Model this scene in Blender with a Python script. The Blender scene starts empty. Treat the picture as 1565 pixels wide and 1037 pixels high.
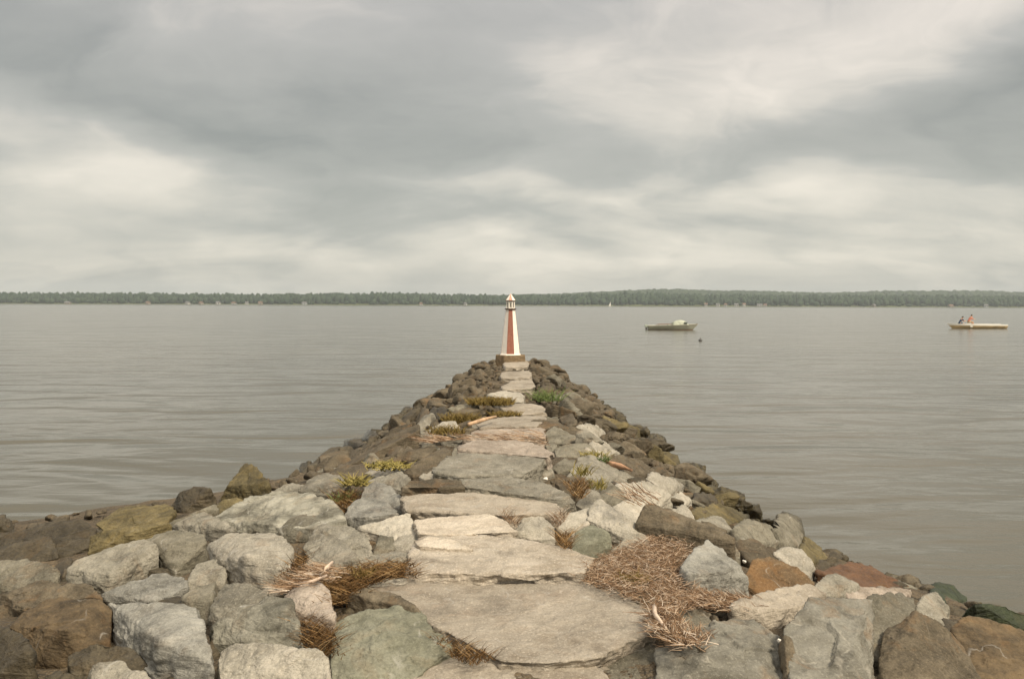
import bpy, bmesh, math, random
import numpy as np
from mathutils import Vector, Matrix

random.seed(7)
RNG = np.random.default_rng(11)
scene = bpy.context.scene
COL = scene.collection
R = math.radians

# ------------------------------------------------------------------ camera
W0, H0, F0 = 1565.0, 1037.0, 1304.0
EYE = 3.0
HORIZON = 464.8
PITCH = math.atan((H0 / 2 - HORIZON) / F0)
ROLL = R(0.2)
cam_d = bpy.data.cameras.new('camera')
cam_d.sensor_width = 36.0
cam_d.lens = 36.0 * F0 / W0
cam_d.clip_start = 0.05
cam_d.clip_end = 20000
cam = bpy.data.objects.new('camera', cam_d)
COL.objects.link(cam)
CAM_M = Matrix.Translation((0, 0, EYE)) @ Matrix.Rotation(R(90) - PITCH, 4, 'X') @ Matrix.Rotation(ROLL, 4, 'Z')
cam.matrix_world = CAM_M
scene.camera = cam
CR = np.array(CAM_M.to_3x3())

def ray(px, py):
    v = CR @ np.array([(px - W0 / 2) / F0, -(py - H0 / 2) / F0, -1.0])
    return v / np.linalg.norm(v)

def project(p):
    q = CR.T @ (np.asarray(p, float) - np.array([0, 0, EYE]))
    return W0 / 2 + F0 * q[0] / -q[2], H0 / 2 - F0 * q[1] / -q[2], -q[2]

# ------------------------------------------------------------------ ground shape of the jetty
WL_Y = [-4, 5, 9, 10.3, 11.2, 12.0, 13.0, 16.4, 24.6, 26, 28, 30, 31]
WL_W = [12, 11, 10, 8.4, 5.6, 4.2, 3.9, 3.35, 2.5, 2.3, 2.0, 1.5, 1.0]
WR_Y = [-4, 5, 7, 8, 8.9, 10, 12.3, 15.1, 26.2, 28, 30, 31]
WR_W = [8.5, 7.5, 6.0, 4.9, 4.4, 3.7, 3.4, 3.1, 2.7, 2.3, 1.6, 1.0]

def bed(x, y):
    x = np.asarray(x, float); y = np.asarray(y, float)
    w = np.where(x < 0, np.interp(y, WL_Y, WL_W), np.interp(y, WR_Y, WR_W))
    inner = np.minimum(1.0, 0.42 * w)
    a = np.maximum(0, (np.abs(x) - inner) / (w - inner))
    g = 1.15 * (1 - a)
    g = g - np.maximum(0, y - 27.3) * 0.42
    return np.maximum(g, -1.2)

_T = np.concatenate([np.arange(1.5, 12, 0.01), np.arange(12, 60, 0.03)])

def unproj(px, py, dh=0.0):
    """the point of the surface 'bed + dh' seen at a photo pixel"""
    d = ray(px, py)
    P = np.array([0, 0, EYE]) + _T[:, None] * d
    f = P[:, 2] - np.maximum(bed(P[:, 0], P[:, 1]), -0.05) - dh
    k = np.argmax(f < 0)
    if f[k] >= 0:
        t = (EYE - dh - 0.2) / max(1e-4, -d[2])
        return np.array([0, 0, EYE]) + t * d
    t0, t1 = _T[k - 1], _T[k]
    f0, f1 = f[k - 1], f[k]
    t = t0 + (t1 - t0) * f0 / (f0 - f1)
    return np.array([0, 0, EYE]) + t * d

def on_water(px, py, z=0.0):
    d = ray(px, py)
    t = (EYE - z) / -d[2]
    return np.array([0, 0, EYE]) + t * d

# ------------------------------------------------------------------ numpy noise
def _hash(ix, iy, iz, seed):
    h = (ix.astype(np.int64) * 374761393 + iy.astype(np.int64) * 668265263 + iz.astype(np.int64) * 2147483647 + seed * 974711) & 0xFFFFFFFF
    h = ((h ^ (h >> 13)) * 1274126177) & 0xFFFFFFFF
    h = ((h ^ (h >> 16)) * 2246822519) & 0xFFFFFFFF
    return ((h ^ (h >> 15)) & 0xFFFFFF) / float(0xFFFFFF) * 2 - 1

def vnoise(p, seed=0):
    i = np.floor(p); f = p - i
    u = f * f * f * (f * (f * 6 - 15) + 10)
    i = i.astype(np.int64)
    out = 0
    for dx in (0, 1):
        wx = u[:, 0] if dx else 1 - u[:, 0]
        for dy in (0, 1):
            wy = u[:, 1] if dy else 1 - u[:, 1]
            for dz in (0, 1):
                wz = u[:, 2] if dz else 1 - u[:, 2]
                out = out + wx * wy * wz * _hash(i[:, 0] + dx, i[:, 1] + dy, i[:, 2] + dz, seed)
    return out

def fbm(p, octs=4, seed=0, gain=0.5):
    a, s, out = 1.0, 1.0, 0
    for k in range(octs):
        out = out + a * vnoise(p * s + 17.3 * k, seed + k)
        a *= gain; s *= 2.03
    return out

# ------------------------------------------------------------------ mesh helpers
def mesh_np(name, verts, faces, smooth=True):
    """faces: (n,4) or (n,3) int array"""
    me = bpy.data.meshes.new(name)
    faces = np.asarray(faces, np.int32); k = faces.shape[1]
    me.vertices.add(len(verts)); me.vertices.foreach_set('co', np.asarray(verts, np.float32).ravel())
    me.loops.add(faces.size); me.loops.foreach_set('vertex_index', faces.ravel())
    me.polygons.add(len(faces))
    me.polygons.foreach_set('loop_start', np.arange(0, faces.size, k, dtype=np.int32))
    me.polygons.foreach_set('loop_total', np.full(len(faces), k, np.int32))
    me.update(calc_edges=True); me.validate()
    me.polygons.foreach_set('use_smooth', np.full(len(me.polygons), smooth, bool))
    return me

def link(name, me, mat=None, parent=None, loc=None):
    o = bpy.data.objects.new(name, me)
    COL.objects.link(o)
    if mat is not None: me.materials.append(mat)
    if parent is not None: o.parent = parent
    if loc is not None: o.location = loc
    return o

def tag(o, label=None, cat=None, group=None, kind=None):
    if label: o['label'] = label
    if cat: o['category'] = cat
    if group: o['group'] = group
    if kind: o['kind'] = kind
    return o

def empty(name, loc, rz=0.0):
    o = bpy.data.objects.new(name, None)
    o.empty_display_size = 0.3
    COL.objects.link(o); o.location = loc; o.rotation_euler = (0, 0, rz)
    return o

class MB:
    """collects simple shapes in one bmesh"""
    def __init__(self): self.bm = bmesh.new()
    def box(self, lo, hi, bev=0.0):
        m = Matrix.Translation([(a + b) / 2 for a, b in zip(lo, hi)]) @ Matrix.Diagonal([b - a for a, b in zip(lo, hi)] + [1])
        r = bmesh.ops.create_cube(self.bm, size=1, matrix=m)
        if bev:
            es = {e for v in r['verts'] for e in v.link_edges}
            bmesh.ops.bevel(self.bm, geom=list(es), offset=bev, segments=2, affect='EDGES')
        return self
    def prism(self, n, r0, r1, z0, z1, rot=0.0, cx=0, cy=0, sel=None, inset=0.0, caps=True):
        """frustum with n sides"""
        lo = [self.bm.verts.new((cx + r0 * math.cos(rot + 2 * math.pi * k / n), cy + r0 * math.sin(rot + 2 * math.pi * k / n), z0)) for k in range(n)]
        hi = [self.bm.verts.new((cx + r1 * math.cos(rot + 2 * math.pi * k / n), cy + r1 * math.sin(rot + 2 * math.pi * k / n), z1)) for k in range(n)]
        for k in range(n):
            self.bm.faces.new((lo[k], lo[(k + 1) % n], hi[(k + 1) % n], hi[k]))
        if caps:
            self.bm.faces.new(lo[::-1]); self.bm.faces.new(hi)
        return self
    def tube(self, pts, rad, n=8):
        pts = [Vector(p) for p in pts]
        rads = rad if isinstance(rad, (list, tuple)) else [rad] * len(pts)
        rings = []
        for i, p in enumerate(pts):
            t = (pts[min(i + 1, len(pts) - 1)] - pts[max(i - 1, 0)]).normalized()
            a = t.orthogonal().normalized(); b = t.cross(a)
            rings.append([self.bm.verts.new(p + rads[i] * (a * math.cos(2 * math.pi * k / n) + b * math.sin(2 * math.pi * k / n))) for k in range(n)])
        for i in range(len(rings) - 1):
            for k in range(n):
                self.bm.faces.new((rings[i][k], rings[i][(k + 1) % n], rings[i + 1][(k + 1) % n], rings[i + 1][k]))
        self.bm.faces.new(rings[0][::-1]); self.bm.faces.new(rings[-1])
        return self
    def poly(self, pts):
        self.bm.faces.new([self.bm.verts.new(p) for p in pts]); return self
    def grid(self, rows):
        vs = [[self.bm.verts.new(p) for p in r] for r in rows]
        for i in range(len(vs) - 1):
            for j in range(len(vs[0]) - 1):
                try: self.bm.faces.new((vs[i][j], vs[i][j + 1], vs[i + 1][j + 1], vs[i + 1][j]))
                except ValueError: pass
        return self
    def ball(self, c, r, sc=(1, 1, 1), sub=2):
        bmesh.ops.create_icosphere(self.bm, subdivisions=sub, radius=r, matrix=Matrix.Translation(c) @ Matrix.Diagonal(list(sc) + [1]))
        return self
    def build(self, name, mat, parent=None, loc=None, smooth=False):
        bmesh.ops.remove_doubles(self.bm, verts=self.bm.verts, dist=1e-5)
        bmesh.ops.recalc_face_normals(self.bm, faces=self.bm.faces)
        me = bpy.data.meshes.new(name); self.bm.to_mesh(me); self.bm.free()
        if smooth:
            for p in me.polygons: p.use_smooth = True
        return link(name, me, mat, parent, loc)
# ------------------------------------------------------------------ materials
class NT:
    """small helper round a node tree"""
    def __init__(self, tree): self.t = tree; self.n = tree.nodes; self.l = tree.links
    def new(self, kind, **kw):
        nd = self.n.new(kind)
        for k, v in kw.items(): setattr(nd, k, v)
        return nd
    def put(self, sock, v):
        if isinstance(v, bpy.types.NodeSocket): self.l.new(v, sock)
        elif isinstance(v, (tuple, list)):
            sock.default_value = tuple(v) + (1,) if len(v) == 3 and sock.type == 'RGBA' else tuple(v)
        elif v is not None: sock.default_value = v
    def m(self, op, a, b=None, c=None, clamp=False):
        nd = self.new('ShaderNodeMath', operation=op, use_clamp=clamp)
        self.put(nd.inputs[0], a); self.put(nd.inputs[1], b); self.put(nd.inputs[2], c)
        return nd.outputs[0]
    def vm(self, op, a, b=None, scale=None):
        nd = self.new('ShaderNodeVectorMath', operation=op)
        self.put(nd.inputs[0], a); self.put(nd.inputs[1], b)
        if scale is not None: self.put(nd.inputs['Scale'], scale)
        return nd.outputs[0] if op not in ('LENGTH', 'DOT_PRODUCT') else nd.outputs['Value']
    def noise(self, vec, scale, detail=4, rough=0.55, dist=0.0, w=None, typ='FBM'):
        nd = self.new('ShaderNodeTexNoise')
        nd.noise_type = typ
        self.put(nd.inputs['Vector'], vec)
        nd.inputs['Scale'].default_value = scale; nd.inputs['Detail'].default_value = detail
        nd.inputs['Roughness'].default_value = rough; nd.inputs['Distortion'].default_value = dist
        return nd.outputs[0]
    def vor(self, vec, scale, feature='F1', rnd=1.0):
        nd = self.new('ShaderNodeTexVoronoi', feature=feature)
        self.put(nd.inputs['Vector'], vec); nd.inputs['Scale'].default_value = scale
        nd.inputs['Randomness'].default_value = rnd
        return nd.outputs[0]
    def ramp(self, fac, stops, interp='LINEAR'):
        nd = self.new('ShaderNodeValToRGB'); cr = nd.color_ramp; cr.interpolation = interp
        while len(cr.elements) < len(stops): cr.elements.new(0.5)
        for e, (p, c) in zip(cr.elements, stops):
            e.position = p; e.color = (c, c, c, 1) if isinstance(c, (int, float)) else tuple(c) + (1,)
        self.put(nd.inputs[0], fac); return nd.outputs[0]
    def mix(self, fac, a, b, mode='MIX'):
        nd = self.new('ShaderNodeMix', data_type='RGBA', blend_type=mode)
        self.put(nd.inputs[0], fac); self.put(nd.inputs[6], a); self.put(nd.inputs[7], b)
        return nd.outputs[2]
    def maprange(self, v, a, b, c=0.0, d=1.0, smooth=True):
        nd = self.new('ShaderNodeMapRange', interpolation_type='SMOOTHSTEP' if smooth else 'LINEAR')
        self.put(nd.inputs[0], v)
        for k, x in enumerate((a, b, c, d)): nd.inputs[k + 1].default_value = x
        return nd.outputs[0]
    def bump(self, h, strength, dist, normal=None):
        nd = self.new('ShaderNodeBump'); nd.inputs['Strength'].default_value = strength; nd.inputs['Distance'].default_value = dist
        self.put(nd.inputs['Height'], h)
        if normal is not None: self.put(nd.inputs['Normal'], normal)
        return nd.outputs[0]

def mat_base(name):
    m = bpy.data.materials.new(name); m.use_nodes = True
    t = NT(m.node_tree)
    b = m.node_tree.nodes['Principled BSDF']
    return m, t, b

def stone(name, light, mid, dark, vein=(0.5, 0.48, 0.43), vein_amt=0.35, rust=0.25, rust_col=(0.24, 0.13, 0.05), lichen=0.2, rough=0.85,
          wet_line=0.34, spec=0.3, band=.25, grit_amt=1.0):
    m, t, b = mat_base(name)
    tc = t.new('ShaderNodeTexCoord'); oi = t.new('ShaderNodeObjectInfo'); ge = t.new('ShaderNodeNewGeometry')
    off = t.vm('SCALE', t.vm('ADD', (3.1, 7.7, 5.3), None), scale=t.m('MULTIPLY', oi.outputs['Random'], 13.0))
    p = t.vm('ADD', ge.outputs['Position'], off)
    big = t.noise(p, 2.6, 5, 0.6, 0.6)
    midn = t.noise(p, 11.0, 5, 0.65, 0.4)
    fine = t.noise(p, 70.0, 3, 0.7)
    grit = t.noise(p, 240.0, 2, 0.8)
    # tilted, stretched coordinates: the grain of the gneiss
    mp = t.new('ShaderNodeMapping'); t.put(mp.inputs[0], p)
    mp.inputs['Rotation'].default_value = (0.5, 0.35, 0.4); mp.inputs['Scale'].default_value = (1.2, 1.6, 9.0)
    strata = t.noise(mp.outputs[0], 2.4, 5, 0.6, 0.8)
    val = t.m('ADD', t.m('MULTIPLY', big, 0.5), t.m('ADD', t.m('MULTIPLY', midn, 0.5 - band), t.m('MULTIPLY', strata, band)))
    col = t.ramp(val, [(0.37, dark), (0.48, mid), (0.60, light)])
    # tone from stone to stone
    tone = t.maprange(oi.outputs['Random'], 0, 1, 0.82, 1.15, False)
    col = t.vm('SCALE', col, scale=tone)
    # dirt in broad patches
    dn = t.noise(t.vm('ADD', p, (6.0, 3.0, 9.0)), 1.7, 6, 0.7, 0.8)
    col = t.mix(t.maprange(dn, 0.50, 0.66, 0, 0.55), col, (dark[0] * .8, dark[1] * .74, dark[2] * .66))
    # rust and soil stains
    rn = t.noise(t.vm('ADD', p, (9.0, 2.0, 4.0)), 3.3, 4, 0.6, 1.0)
    col = t.mix(t.m('MULTIPLY', t.maprange(rn, 0.52, 0.72), rust), col, rust_col)
    # pale veins and scuffs
    vn = t.noise(t.vm('ADD', p, (4.0, 11.0, 2.0)), 2.2, 2, 0.5, 0.15)
    line = t.maprange(t.m('ABSOLUTE', t.m('SUBTRACT', vn, 0.5)), 0.0, 0.014, 1.0, 0.0)
    brk = t.maprange(t.noise(p, 7.0, 2), 0.45, 0.65)
    col = t.mix(t.m('MULTIPLY', t.m('MULTIPLY', line, brk), vein_amt), col, vein)
    # lichen spots
    ln = t.noise(t.vm('ADD', p, (1.0, 5.0, 8.0)), 16.0, 5, 0.75)
    col = t.mix(t.m('MULTIPLY', t.maprange(ln, 0.60, 0.70), lichen), col, (0.42, 0.41, 0.34))
    # mineral speckle
    col = t.mix(t.maprange(grit, 0.57, 0.70, 0, 0.45 * grit_amt), col, (dark[0] * 0.45, dark[1] * 0.45, dark[2] * 0.45))
    col = t.mix(t.maprange(grit, 0.42, 0.28, 0, 0.35 * grit_amt), col, (min(1, light[0] * 1.5), min(1, light[1] * 1.5), min(1, light[2] * 1.5)))
    col = t.mix(t.maprange(fine, 0.52, 0.68, 0, 0.6 * grit_amt), col, dark)
    col = t.mix(t.maprange(fine, 0.46, 0.32, 0, 0.5 * grit_amt), col, (min(1, light[0] * 1.3), min(1, light[1] * 1.3), min(1, light[2] * 1.3)))
    # tide line: brown algae on what the water reaches
    sep = t.new('ShaderNodeSeparateXYZ'); t.put(sep.inputs[0], ge.outputs['Position'])
    zz = t.m('ADD', sep.outputs[2], t.m('MULTIPLY', t.m('SUBTRACT', t.noise(p, 4.0, 4, 0.6), 0.5), 0.35))
    wet = t.maprange(zz, wet_line + 0.16, wet_line - 0.16)
    alg = t.mix(t.maprange(midn, 0.4, 0.62), (0.032, 0.026, 0.013), (0.085, 0.068, 0.032))
    col = t.mix(t.m('MULTIPLY', wet, 0.93), col, alg)
    t.put(b.inputs['Base Color'], col)
    rg = t.m('SUBTRACT', rough, t.m('MULTIPLY', wet, 0.4))
    t.put(b.inputs['Roughness'], rg)
    b.inputs['Specular IOR Level'].default_value = spec
    h = t.m('ADD', t.m('ADD', t.m('MULTIPLY', midn, 0.55), t.m('MULTIPLY', strata, 0.6)),
            t.m('ADD', t.m('MULTIPLY', fine, 0.16), t.m('MULTIPLY', grit, 0.05)))
    t.put(b.inputs['Normal'], t.bump(h, 0.9, 0.045))
    return m

MAT = {}
MAT['grey'] = stone('grey_gneiss', (0.318, 0.292, 0.233), (0.222, 0.204, 0.159), (0.111, 0.102, 0.078))
MAT['pale'] = stone('pale_granite', (0.47, 0.428, 0.349), (0.344, 0.315, 0.252), (0.193, 0.176, 0.139), rust=0.2)
MAT['slab'] = stone('path_granite', (0.432, 0.38, 0.304), (0.336, 0.292, 0.228), (0.216, 0.184, 0.14), vein_amt=0.3, rust=0.25, rust_col=(0.33, 0.23, 0.15), lichen=0.25)
MAT['olive'] = stone('olive_gneiss', (0.245, 0.223, 0.169), (0.166, 0.151, 0.112), (0.079, 0.072, 0.05), lichen=0.15)
MAT['slabpale'] = stone('sunbleached_path_granite', (0.60, 0.53, 0.43), (0.46, 0.40, 0.315), (0.28, 0.24, 0.185), vein_amt=0.3, rust=0.22, rust_col=(0.33, 0.23, 0.15), lichen=0.25)
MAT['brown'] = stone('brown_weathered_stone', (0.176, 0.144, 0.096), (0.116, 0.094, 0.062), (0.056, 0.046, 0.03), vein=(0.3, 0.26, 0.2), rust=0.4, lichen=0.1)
MAT['rust'] = stone('rusty_stone', (0.25, 0.178, 0.098), (0.18, 0.118, 0.06), (0.09, 0.058, 0.03), rust=0.5, rust_col=(0.24, 0.12, 0.04), lichen=0.1, band=.35)
MAT['pink'] = stone('pinkish_granite', (0.43, 0.365, 0.295), (0.315, 0.263, 0.21), (0.18, 0.15, 0.115), rust=0.15)
MAT['blue'] = stone('blue_grey_granite', (0.375, 0.36, 0.31), (0.26, 0.25, 0.213), (0.12, 0.115, 0.097), vein_amt=.35, rust=.15, grit_amt=.8)
MAT['greenish'] = stone('greenish_grey_gneiss', (0.265, 0.26, 0.195), (0.185, 0.182, 0.13), (0.09, 0.09, 0.062), rust=.2, lichen=.3, grit_amt=.7)
MAT['banded'] = stone('banded_gneiss', (0.38, 0.36, 0.29), (0.22, 0.208, 0.162), (0.085, 0.08, 0.06), vein_amt=.5, rust=.15, band=.46, grit_amt=.55)
MAT['veined'] = stone('veined_grey_gneiss', (0.30, 0.285, 0.235), (0.215, 0.202, 0.162), (0.11, 0.102, 0.08), vein=(.5, .46, .38), vein_amt=.38, rust=.35, grit_amt=.7, band=.35)
MAT['rustdark'] = stone('brown_orange_stained_stone', (0.185, 0.132, 0.072), (0.115, 0.084, 0.048), (0.045, 0.035, 0.022), rust=.4, rust_col=(.20, .105, .04), lichen=0, band=.35, grit_amt=.6)  # darker than its stain alone: some corner vignette is in the colour
MAT['wet'] = stone('wet_and_shade_dark_stone', (0.11, 0.088, 0.052), (0.065, 0.052, 0.03), (0.03, 0.024, 0.014), vein_amt=0.08, rust=0.3, rust_col=(0.12, 0.07, 0.02), lichen=0.0, rough=0.6, spec=0.4)  # wet stone; also where gap shade and corner vignette are put into colour
MAT['algae'] = stone('algae_covered_stone', (0.20, 0.16, 0.075), (0.125, 0.10, 0.045), (0.055, 0.045, 0.022), vein_amt=0.1, rust=0.4, rust_col=(0.22, 0.15, 0.04), lichen=0.05, rough=0.75)
MAT['redwet'] = stone('red_brown_wet_stone', (0.17, 0.09, 0.045), (0.12, 0.062, 0.03), (0.06, 0.034, 0.018), vein_amt=0.05, rust=0.3, lichen=0, rough=0.55, wet_line=-0.2)
MAT['green'] = stone('green_slimy_stone', (0.06, 0.075, 0.03), (0.035, 0.045, 0.02), (0.015, 0.02, 0.01), vein_amt=0.0, rust=0.1, lichen=0, rough=0.5, wet_line=-0.5)

def plain(name, col, rough=0.6, spec=0.4, var=0.15, scale=6.0, metal=0.0, bump=0.0, trans=0.0):
    m, t, b = mat_base(name)
    ge = t.new('ShaderNodeTexCoord')
    n = t.noise(ge.outputs['Object'], scale, 5, 0.65)
    lo = tuple(c * (1 - var) for c in col); hi = tuple(min(1, c * (1 + var)) for c in col)
    t.put(b.inputs['Base Color'], t.ramp(n, [(0.35, lo), (0.65, hi)]))
    b.inputs['Roughness'].default_value = rough; b.inputs['Specular IOR Level'].default_value = spec
    b.inputs['Metallic'].default_value = metal
    if trans: b.inputs['Transmission Weight'].default_value = trans
    if bump: t.put(b.inputs['Normal'], t.bump(n, bump, 0.02))
    return m

def bed_material():
    m, t, b = mat_base('soil_and_shingle')
    ge = t.new('ShaderNodeNewGeometry'); p = ge.outputs['Position']
    n1 = t.noise(p, 3.0, 6, 0.65, 0.5); v = t.vor(p, 22.0); v2 = t.vor(p, 60.0)
    col = t.ramp(n1, [(0.35, (0.05, 0.038, 0.022)), (0.55, (0.11, 0.08, 0.045)), (0.7, (0.17, 0.125, 0.07))])
    col = t.mix(t.maprange(v2, 0.1, 0.5, 0.5, 0.0), col, (0.21, 0.18, 0.13))
    t.put(b.inputs['Base Color'], col); b.inputs['Roughness'].default_value = 0.95
    h = t.m('ADD', t.m('MULTIPLY', v, -0.6), t.m('MULTIPLY', v2, -0.25))
    t.put(b.inputs['Normal'], t.bump(h, 1.0, 0.05))
    return m
MAT['bed'] = bed_material()

def blade_material(name, stops, rough=0.8):
    m, t, b = mat_base(name)
    at = t.new('ShaderNodeAttribute', attribute_name='tint')
    t.put(b.inputs['Base Color'], t.ramp(at.outputs['Fac'], stops))
    b.inputs['Roughness'].default_value = rough; b.inputs['Specular IOR Level'].default_value = 0.25
    return m
MAT['straw'] = blade_material('dry_reed_stems', [(0.0, (0.07, 0.042, 0.022)), (0.3, (0.19, 0.108, 0.055)), (0.6, (0.35, 0.225, 0.13)), (0.85, (0.52, 0.39, 0.27)), (1.0, (0.72, 0.61, 0.49))])
MAT['brownstraw'] = blade_material('brown_dead_grass', [(0.0, (0.05, 0.028, 0.01)), (0.4, (0.16, 0.085, 0.028)), (0.75, (0.28, 0.16, 0.06)), (1.0, (0.46, 0.31, 0.15))])
MAT['grassgreen'] = blade_material('green_grass_blades', [(0.0, (0.05, 0.08, 0.02)), (0.6, (0.13, 0.19, 0.05)), (1.0, (0.28, 0.31, 0.11))])
MAT['grassyellow'] = blade_material('yellowing_leaves', [(0.0, (0.10, 0.09, 0.02)), (0.5, (0.27, 0.22, 0.06)), (1.0, (0.45, 0.37, 0.13))])
MAT['grassochre'] = blade_material('ochre_moss_and_grass', [(0.0, (0.08, 0.055, 0.014)), (0.5, (0.2, 0.135, 0.035)), (1.0, (0.33, 0.25, 0.08))])
# ------------------------------------------------------------------ stones
def hull_planes(q):
    bm = bmesh.new()
    for p in q: bm.verts.new(p)
    r = bmesh.ops.convex_hull(bm, input=bm.verts)
    junk = [g for g in r['geom_interior'] + r['geom_unused'] if isinstance(g, bmesh.types.BMVert)]
    bm.normal_update()
    N, Hh, A = [], [], []
    for f in bm.faces:
        if f.calc_area() < 1e-6: continue
        n = np.array(f.normal); h = float(n @ np.array(f.verts[0].co))
        if h < 0: n, h = -n, -h
        N.append(n); Hh.append(max(h, 0.02)); A.append(f.calc_area())
    bm.free()
    order = np.argsort(A)[::-1]
    keepN, keepH = [], []
    for i in order:                                   # drop near duplicates of bigger faces
        if any(N[i] @ a > 0.992 and abs(Hh[i] - b) < 0.05 for a, b in zip(keepN, keepH)): continue
        keepN.append(N[i]); keepH.append(Hh[i])
    return np.array(keepN), np.array(keepH)

_CS = {}
def cube_sphere(n):
    if n in _CS: return _CS[n]
    g = np.linspace(-1, 1, n + 1); g = np.tan(g * math.pi / 4)
    idx, verts, faces = {}, [], []
    for ax in range(3):
        for s in (-1, 1):
            ids = np.zeros((n + 1, n + 1), int)
            for i in range(n + 1):
                for j in range(n + 1):
                    v = [0, 0, 0]; v[ax] = s; v[(ax + 1) % 3] = g[i] * s; v[(ax + 2) % 3] = g[j]
                    k = tuple(round(c, 5) for c in v)
                    if k not in idx: idx[k] = len(verts); verts.append(v)
                    ids[i, j] = idx[k]
            a = ids[:-1, :-1].ravel(); b = ids[1:, :-1].ravel(); c = ids[1:, 1:].ravel(); d = ids[:-1, 1:].ravel()
            faces.append(np.stack([a, b, c, d], 1))
    V = np.array(verts); V /= np.linalg.norm(V, axis=1)[:, None]
    _CS[n] = (V, np.concatenate(faces)); return _CS[n]

def rock_mesh(name, P, n=32, rough=1.0, seed=0, power=150, chips=6, chip=0.92, strata=0.5, flat=False, facet=0.12):
    """a broken stone: the convex body of the points P, its corners knocked off and its faces roughened"""
    rng = np.random.default_rng(seed)
    P = np.asarray(P, float)
    lo, hi = P.min(0), P.max(0)
    s = np.maximum((hi - lo) / 2, 0.03)
    c = P.mean(0) * 0.5 + (lo + hi) * 0.25
    q = (P - c) / s
    N, Hh = hull_planes(q)
    if flat: chips = min(chips, 2)
    if chips:
        d = rng.normal(size=(chips, 3)); d /= np.linalg.norm(d, axis=1)[:, None]
        if flat: d[:, 2] *= 0.35; d /= np.linalg.norm(d, axis=1)[:, None]
        hh = (q @ d.T).max(0) * rng.uniform(chip, min(1, chip + 0.06), chips)
        N = np.vstack([N, d]); Hh = np.concatenate([Hh, np.maximum(hh, 0.05)])
    D, Fc = cube_sphere(n)
    # squash the directions a little towards the real proportions so thin slabs keep crisp rims
    dots = D @ N.T
    inv = np.where(dots > 1e-3, np.maximum(dots, 1e-3) / Hh, 0)
    r = (inv ** power).sum(1) ** (-1.0 / power)
    V = c + s * D * r[:, None]
    size = float(np.sort(s)[1:].mean()) * 2
    me = mesh_np(name, V, Fc)
    nor = np.zeros(len(V) * 3, np.float32); me.vertices.foreach_get('normal', nor); nor = nor.reshape(-1, 3).astype(float)
    o = rng.uniform(-50, 50, 3)
    Q = V + o
    ax = rng.normal(size=3) * 0.35 + np.array([0, 0, 1]); ax /= np.linalg.norm(ax)
    if flat: ax = np.array([0.05, 0.05, 1.0]); ax /= np.linalg.norm(ax)
    lay = (Q @ ax)[:, None]
    Qs = (Q - lay * ax) * 1.4 + lay * ax * 9.0
    k = min(size, 1.0)
    d = 0.013 * k * fbm(Q * (1.9 / max(k, .15)), 2, seed) \
        + 0.011 * k ** .5 * fbm(Q * 10.0, 4, seed + 40, 0.62) \
        + 0.018 * k * strata * fbm(Qs * 1.3, 3, seed + 80)
    # stepped break lines
    st = fbm(Q * (2.6 / max(k, .2)), 2, seed + 5) * 2.2
    d += 0.016 * k * strata * (np.floor(st) + np.clip((st - np.floor(st)) * 4, 0, 1) - st)
    # broken corners: shallow flat facets of their own
    nf = 26
    fd = rng.normal(size=(nf, 3)); fd /= np.linalg.norm(fd, axis=1)[:, None]
    rel = (V - c) / s; rel = rel / np.linalg.norm(rel, axis=1)[:, None]
    own = np.argmax(rel @ fd.T, axis=1)
    tiltv = rng.normal(size=(nf, 3)) * 0.10
    d += np.einsum('ij,ij->i', rel - fd[own], tiltv[own]) * k * (0.2 if flat else facet)
    if flat: d = d * np.where(np.abs(nor[:, 2]) < .55, 2.6, 1.0)
    V2 = V + nor * (d * rough)[:, None]
    me.vertices.foreach_set('co', V2.astype(np.float32).ravel()); me.update()
    return me

HAND_POLY = []      # image outlines of the placed stones, used to keep the filler out of their way

def inside(poly, x, y):
    c = False; j = len(poly) - 1
    for i in range(len(poly)):
        xi, yi = poly[i]; xj, yj = poly[j]
        if (yi > y) != (yj > y) and x < (xj - xi) * (y - yi) / (yj - yi) + xi: c = not c
        j = i
    return c

def hull2d(pts):
    pts = sorted(set(pts))
    def half(ps):
        h = []
        for p in ps:
            while len(h) > 1 and (h[-1][0] - h[-2][0]) * (p[1] - h[-2][1]) - (h[-1][1] - h[-2][1]) * (p[0] - h[-2][0]) <= 0: h.pop()
            h.append(p)
        return h[:-1]
    return half(pts) + half(pts[::-1])

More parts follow.
